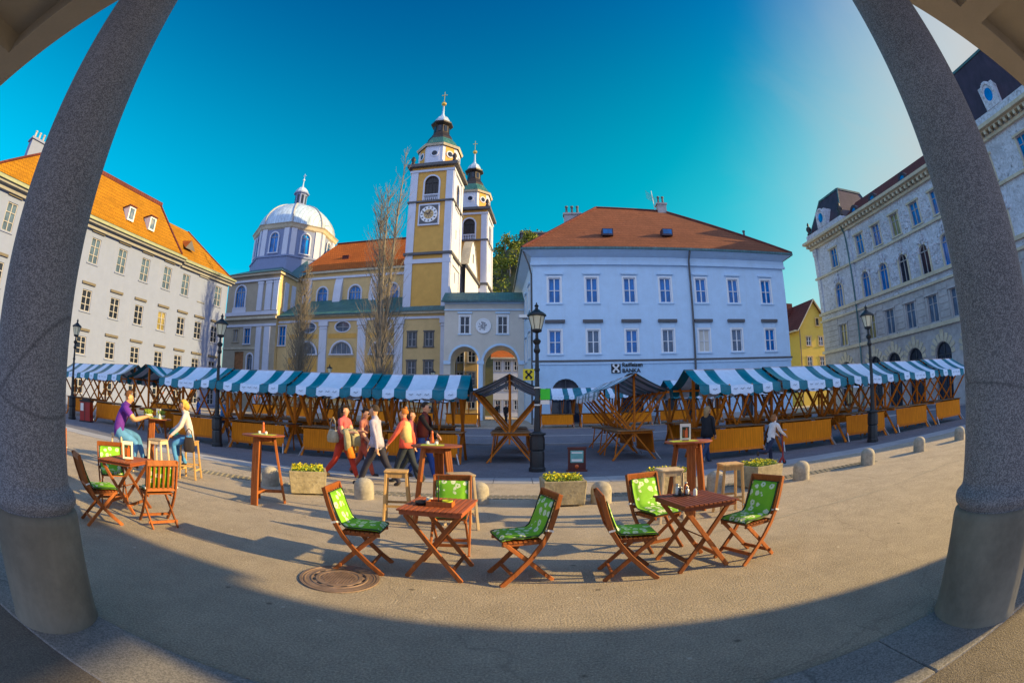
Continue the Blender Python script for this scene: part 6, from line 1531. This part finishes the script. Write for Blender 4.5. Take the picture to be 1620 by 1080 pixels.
def bag(label, loc, rz, dims, mat, name='shoulder_bag', cat='bag', strap=None):
    t = thing(name, label, cat, loc, rz); b = MB(); w, d, h = dims; n = 14; v = []; f = []
    prof = [(0, .75, .8), (.08, .96, 1), (.45, 1, 1.05), (.85, .82, .6), (1, .74, .28)]
    for z, a, c in prof:
        for j in range(n):
            q = 2 * PI * j / n; ct, st = math.cos(q), math.sin(q); e = .6; v.append((w / 2 * a * math.copysign(abs(ct) ** e, ct), d / 2 * c * math.copysign(abs(st) ** e, st), z * h))
    for i in range(len(prof) - 1):
        for j in range(n): f.append((i * n + j, i * n + (j + 1) % n, (i + 1) * n + (j + 1) % n, (i + 1) * n + j))
    f += [tuple(range(n - 1, -1, -1)), tuple((len(prof) - 1) * n + j for j in range(n))]
    b.add(v, f); b.build('bag_body', mat, t, smooth=True)
    s = MB(); H = strap or .35; s.tube([(-w * .32, 0, h * .96), (-w * .22, 0, h + H * .7), (0, 0, h + H), (w * .22, 0, h + H * .7), (w * .32, 0, h * .96)], .012, 6); s.build('strap', mat, t); return t
def people():
    imgR = (.72, .69); imgL = (-.72, -.69)
    p = person('man in purple t-shirt and blue jeans sitting on a white stool, eating', (-8.16, 7.36), (.70, .71), 1.98, (.13, .03, .34), (.10, .30, .62), hair=(.16, .07, .03), lean=22, LL=(82, 66), RL=(68, 82), LA=(30, 10, 66), RA=(40, 12, 60), sleeve='short', look=(0, 18), seat=.76, build=1.22, skin=(.66, .36, .18))
    p = person('blonde woman in pale top and jeans sitting on a pine stool', (-6.60, 8.25), (-.80, -.60), 1.70, (.66, .60, .60), (.08, .30, .68), hair=(.62, .40, .09), hairstyle='bob', lean=16, LL=(72, 82), RL=(60, 95), LA=(22, 4, 22), RA=(30, 4, 18), look=(6, 12), seat=.80)
    bag('black and pink bag hanging at the seated blonde woman\'s hip', (-6.47, 8.02, .58 + gz(-6.5, 8)), R(30), (.26, .14, .30), cl((.03, .025, .03)), strap=.18)
    t = MB(); t.ell((0, 0, .03), (.095, .11, .075), 14, 8); t.lathe([(.10, .0), (.135, .008), (.135, .016), (.09, .02)], 16); t = t.build('knit_cap', cl((.02, .30, .32)), loc=(-6.98, 7.93, 1.03)); t.location = (-6.93, 8.03, .94); tag(t, 'teal cap resting on the seated blonde woman\'s knee', 'cap')
    # group walking past
    p = person('woman in red trousers and pink top carrying a beige bag', (-4.06, 11.1), (1, -.12), 1.86, (.62, .12, .13), (.50, .05, .03), shoe=(.55, .3, .1), hair=(.03, .02, .015), hairstyle='long', LL=(24, 6), RL=(-20, 22), LA=(22, 6, 70), RA=(14, 8, 78), sleeve='short', look=(-12, 2), build=1.06, sunglasses=False)
    bag('large beige shoulder bag behind the woman in red trousers', (-4.24, 10.90, .86), R(-35), (.40, .17, .30), cl((.42, .36, .25)), strap=.30)
    j = MB(); j.path([(0, 0, .02), (.06, -.05, -.10), (.08, -.08, -.3), (.10, -.08, -.48)], .30, .07, (.5, .85, 0)); j.path([(.1, .05, .0), (.2, .02, -.16), (.22, .0, -.38)], .22, .06, (.6, .8, 0))
    tag(j.build('draped_jacket', cl((.40, .36, .20)), loc=(-3.85, 10.88, 1.18), smooth=True), 'olive jacket draped over the forearm of the woman in red trousers', 'jacket')
    j = MB(); j.path([(0, 0, .0), (.05, -.02, -.14), (.08, -.02, -.34)], .20, .06, (.6, .8, 0)); tag(j.build('orange_scarf', cl((.80, .22, .02)), loc=(-3.79, 10.80, .86), smooth=True), 'orange and yellow scarf hanging below the olive jacket', 'scarf')
    p = person('woman in brown top and sunglasses behind the woman in red trousers', (-3.74, 11.75), (1, -.05), 1.80, (.42, .16, .12), (.45, .10, .06), hair=(.03, .02, .015), hairstyle='bun', LL=(-18, 20), RL=(24, 8), LA=(-10, 6, 20), RA=(6, 6, 34), sunglasses=True, look=(0, 14), sleeve='short')
    p = person('man in pale lilac shirt and dark trousers striding to the church side', (-2.95, 10.3), (-.99, .12), 1.92, (.42, .39, .50), (.035, .035, .055), hair=(.05, .035, .025), lean=5, LL=(28, 4), RL=(-24, 16), LA=(-20, 6, 12), RA=(16, 5, 12), look=(-8, 4), waist=(.42, .39, .50))
    garment(p, 'shirt_tail', [(.14, .142, .118, 0), (.10, .150, .124, 0), (.03, .160, .132, 0), (-.06, .166, .138, 0)], cl((.42, .39, .50)))
    p = person('woman in coral blouse and sand waistcoat with red hair tied up', (-2.44, 10.95), (-.99, .10), 1.82, (.75, .13, .08), (.03, .04, .055), hair=(.50, .17, .03), hairstyle='bun', LL=(22, 6), RL=(-20, 16), LA=(28, 8, 10), RA=(-26, 10, 14), look=(12, 4))
    garment(p, 'waistcoat', [(.50, .085, .07, -.01), (.46, .13, .105, -.01), (.34, .158, .13, -.008), (.18, .142, .122, -.01), (.02, .158, .135, -.012)], cl((.62, .46, .18)), 18, .75)
    garment(p, 'blouse_hem', [(.10, .150, .125, .0), (-.02, .165, .14, 0), (-.10, .18, .15, 0)], cl((.78, .12, .07)))
    p = person('woman mostly hidden behind the coral blouse woman, face visible', (-2.50, 11.6), (1, -.15), 1.77, (.35, .10, .12), (.03, .04, .05), hair=(.10, .05, .02), LL=(-16, 18), RL=(20, 8), look=(-10, 4), hairstyle='bob')
    p = person('man in dark leather jacket and sunglasses reaching to the bar table', (-2.20, 11.9), (.97, -.22), 1.98, (.16, .035, .03), (.03, .08, .32), hair=(.03, .02, .015), sunglasses=True, LL=(18, 6), RL=(-16, 18), LA=(10, 8, 20), RA=(38, 10, 14), look=(-12, 6), sleevec=(.015, .014, .014), build=1.1)
    garment(p, 'jacket', [(.50, .09, .075, 0), (.45, .15, .118, 0), (.30, .168, .14, 0), (.14, .165, .14, 0), (.0, .17, .142, 0)], cl((.13, .03, .025)), 18, .42)
    # woman in a dark coat, child on a scooter
    p = person('long haired woman in dark coat walking past the right front stalls', (5.80, 13.55), (.88, .48), 1.76, (.02, .022, .028), (.03, .06, .14), hair=(.36, .24, .12), hairstyle='long', LL=(18, 8), RL=(-20, 18), LA=(14, 6, 12), RA=(6, 5, 14), look=(-4, 0))
    garment(p, 'coat', [(.52, .075, .07, 0), (.48, .12, .10, 0), (.38, .172, .138, 0), (.20, .165, .138, 0), (.0, .185, .155, 0), (-.14, .20, .165, 0)], cl((.018, .02, .026)), 18, .30)
    p = person('child in white hoodie and dark trousers riding a red scooter', (6.70, 11.20), (.97, .22), 1.44, (.74, .74, .80), (.02, .03, .07), hair=(.30, .13, .05), hairstyle='bob', lean=20, LL=(14, 10), RL=(-34, 62), LA=(26, 4, 26), RA=(28, 4, 26), look=(0, -4))
    t = thing('kick_scooter', 'red kick scooter ridden by the child in white', 'scooter', (6.78, 11.18, gz(6.8, 11.3)), hdg(.97, .22))
    b = MB(); b.box(-.055, .055, -.30, .28, .065, .085); b.beam((0, .26, .08), (0, .40, .22), .05, .03, (1, 0, 0)); b.build('deck', G['red'], t)
    b = MB(); b.tube([(0, .46, .06), (0, .40, .20), (0, .33, .94)], [.018, .02, .014], 8, 0); b.beam((0, .455, .06), (0, .42, .14), .05, .05, (1, 0, 0), 0); b.build('steering_column', G['red'], t); b = MB(); b.tube([(-.19, .33, .94), (.19, .33, .94)], .014, 8); b.build('handlebar', G['steel'], t)
    for y in (-.33, .47):
        w = MB(); w.M = Matrix.Translation((0, y, .06)) @ Matrix.Rotation(R(90), 4, 'Y'); w.lathe([(.02, -.014), (.055, -.014), (.06, -.006), (.06, .006), (.055, .014), (.02, .014)], 18); w.build('wheel', G['black'], t, smooth=True)
    # far figures
    p = person('distant person in bright blue jacket among the left stalls', (-14.6, 18.9), (-.6, -.8), 1.72, (.04, .16, .60), (.05, .05, .07), LL=(8, 4), RL=(-6, 6), hair=(.06, .04, .03))
    p = person('distant person in blue walking behind the seated blonde woman\'s stall', (-13.0, 18.8), (.9, .3), 1.75, (.06, .25, .55), (.04, .05, .08), LL=(20, 6), RL=(-18, 14), hair=(.04, .03, .03))
    p = person('distant pedestrian in black under the right archway', (-.5, 41.), (-.3, -.95), 1.75, (.015, .015, .02), (.02, .02, .03), LL=(18, 6), RL=(-16, 14), hair=(.04, .03, .02))
    p = person('distant pedestrian in pale trousers and black top near the archway pier', (-1.3, 42.5), (.2, -.97), 1.70, (.02, .02, .02), (.45, .43, .4), LL=(-14, 14), RL=(16, 6), hair=(.1, .06, .03), hairstyle='long')
people()
# ------------------------------------------------------------------ camera, sky, sun
cam = bpy.data.cameras.new('camera'); co = bpy.data.objects.new('camera', cam); C.objects.link(co); scene.camera = co
co.location = (0, 0, 1.68); co.rotation_euler = (R(90 + 8.3), 0, 0)
scene.render.engine = 'CYCLES'
cam.type = 'PANO'; cam.sensor_fit = 'HORIZONTAL'; cam.sensor_width = 36.; cam.sensor_height = 24.
cam.panorama_type = 'FISHEYE_EQUISOLID' if hasattr(cam, 'panorama_type') else None
cc = cam if hasattr(cam, 'panorama_type') else cam.cycles
cc.panorama_type = 'FISHEYE_EQUISOLID'; cc.fisheye_lens = 765. / 1620. * 36.; cc.fisheye_fov = R(200)
cam.clip_start = .05; cam.clip_end = 2000
EL, AZ = 19.5, 95.7          # sun from the right, slightly behind the camera (azimuth clockwise from +y)
sd = Vector((math.sin(R(AZ)) * math.cos(R(EL)), math.cos(R(AZ)) * math.cos(R(EL)), math.sin(R(EL))))
su = bpy.data.lights.new('sun', 'SUN'); su.energy = 4.1; su.angle = R(.6); su.color = (1., .70, .29)
so = bpy.data.objects.new('sun', su); C.objects.link(so); so.rotation_euler = (-sd).to_track_quat('-Z', 'Y').to_euler()
w = bpy.data.worlds.new('World'); scene.world = w; w.use_nodes = True; nt = w.node_tree; bg = nt.nodes['Background']
sky = nt.nodes.new('ShaderNodeTexSky'); sky.sky_type = 'NISHITA'; sky.sun_disc = False; sky.sun_elevation = R(EL); sky.sun_rotation = R(AZ)
sky.air_density = 1.2; sky.dust_density = 3.0; sky.ozone_density = 4.0; sky.altitude = 300
tc = nt.nodes.new('ShaderNodeTexCoord'); sx = nt.nodes.new('ShaderNodeSeparateXYZ'); nt.links.new(tc.outputs['Generated'], sx.inputs[0])
def hsv(h, sat, val):
    n = nt.nodes.new('ShaderNodeHueSaturation'); n.inputs['Hue'].default_value = h; n.inputs['Saturation'].default_value = sat; n.inputs['Value'].default_value = val
    nt.links.new(sky.outputs[0], n.inputs['Color']); return n.outputs[0]
def mr(x, a, b, lo=0., hi=1.):
    n = nt.nodes.new('ShaderNodeMapRange'); n.interpolation_type = 'SMOOTHSTEP'; n.inputs[1].default_value = a; n.inputs[2].default_value = b; n.inputs[3].default_value = lo; n.inputs[4].default_value = hi
    nt.links.new(x, n.inputs[0]); return n.outputs[0]
low = hsv(.462, 1.55, 1.06); teal = hsv(.425, 1.5, .92)
# thin bright veil of high cloud spreading from the sun side
dt = nt.nodes.new('ShaderNodeVectorMath'); dt.operation = 'DOT_PRODUCT'; dt.inputs[1].default_value = sd; nt.links.new(tc.outputs['Generated'], dt.inputs[0])
low = mixc(nt, mr(dt.outputs['Value'], -.12, .5, 0., .85), low, teal)
blue = mixc(nt, mr(sx.outputs['Z'], .38, .90), low, hsv(.506, 1.55, .82))
m1 = nt.nodes.new('ShaderNodeMath'); m1.operation = 'MULTIPLY_ADD'; m1.inputs[1].default_value = -.42; m1.inputs[2].default_value = .1575; nt.links.new(sx.outputs['Z'], m1.inputs[0])
m2 = nt.nodes.new('ShaderNodeMath'); m2.operation = 'ADD'; nt.links.new(dt.outputs['Value'], m2.inputs[0]); nt.links.new(m1.outputs[0], m2.inputs[1])
mp = nt.nodes.new('ShaderNodeMapping'); mp.inputs['Scale'].default_value = (1.2, 3.2, 2.4); mp.inputs['Rotation'].default_value = (.3, .5, .4); nt.links.new(tc.outputs['Generated'], mp.inputs['Vector'])
nz = noise(nt, mp.outputs[0], 2.2, 6, .62, .6)
m3 = nt.nodes.new('ShaderNodeMath'); m3.operation = 'MULTIPLY_ADD'; m3.inputs[1].default_value = .10; nt.links.new(nz, m3.inputs[0]); nt.links.new(m2.outputs[0], m3.inputs[2])
veil = mr(m3.outputs[0], .47, .98, 0., .97)
full = mixc(nt, veil, blue, (2.9, 2.75, 2.65))
# bright bluish cloud added behind the camera as unseen fill for shaded fronts
ng = nt.nodes.new('ShaderNodeMath'); ng.operation = 'MULTIPLY_ADD'; ng.inputs[1].default_value = -1.; nt.links.new(sx.outputs['Y'], ng.inputs[0])
n4 = noise(nt, tc.outputs['Generated'], 2.6, 6, .6, .3); m5 = nt.nodes.new('ShaderNodeMath'); m5.operation = 'MULTIPLY_ADD'; m5.inputs[1].default_value = .9; nt.links.new(n4, m5.inputs[0]); nt.links.new(ng.outputs[0], m5.inputs[2])
full = mixc(nt, mr(m5.outputs[0], .85, 1.25, 0., .95), full, (3.2, 4.1, 6.2))
nt.links.new(full, bg.inputs['Color']); bg.inputs['Strength'].default_value = .097
vs = scene.view_settings; vs.view_transform = 'Standard'; vs.look = 'None'; vs.gamma = 1.; vs.exposure = 1.08; vs.use_curve_mapping = False
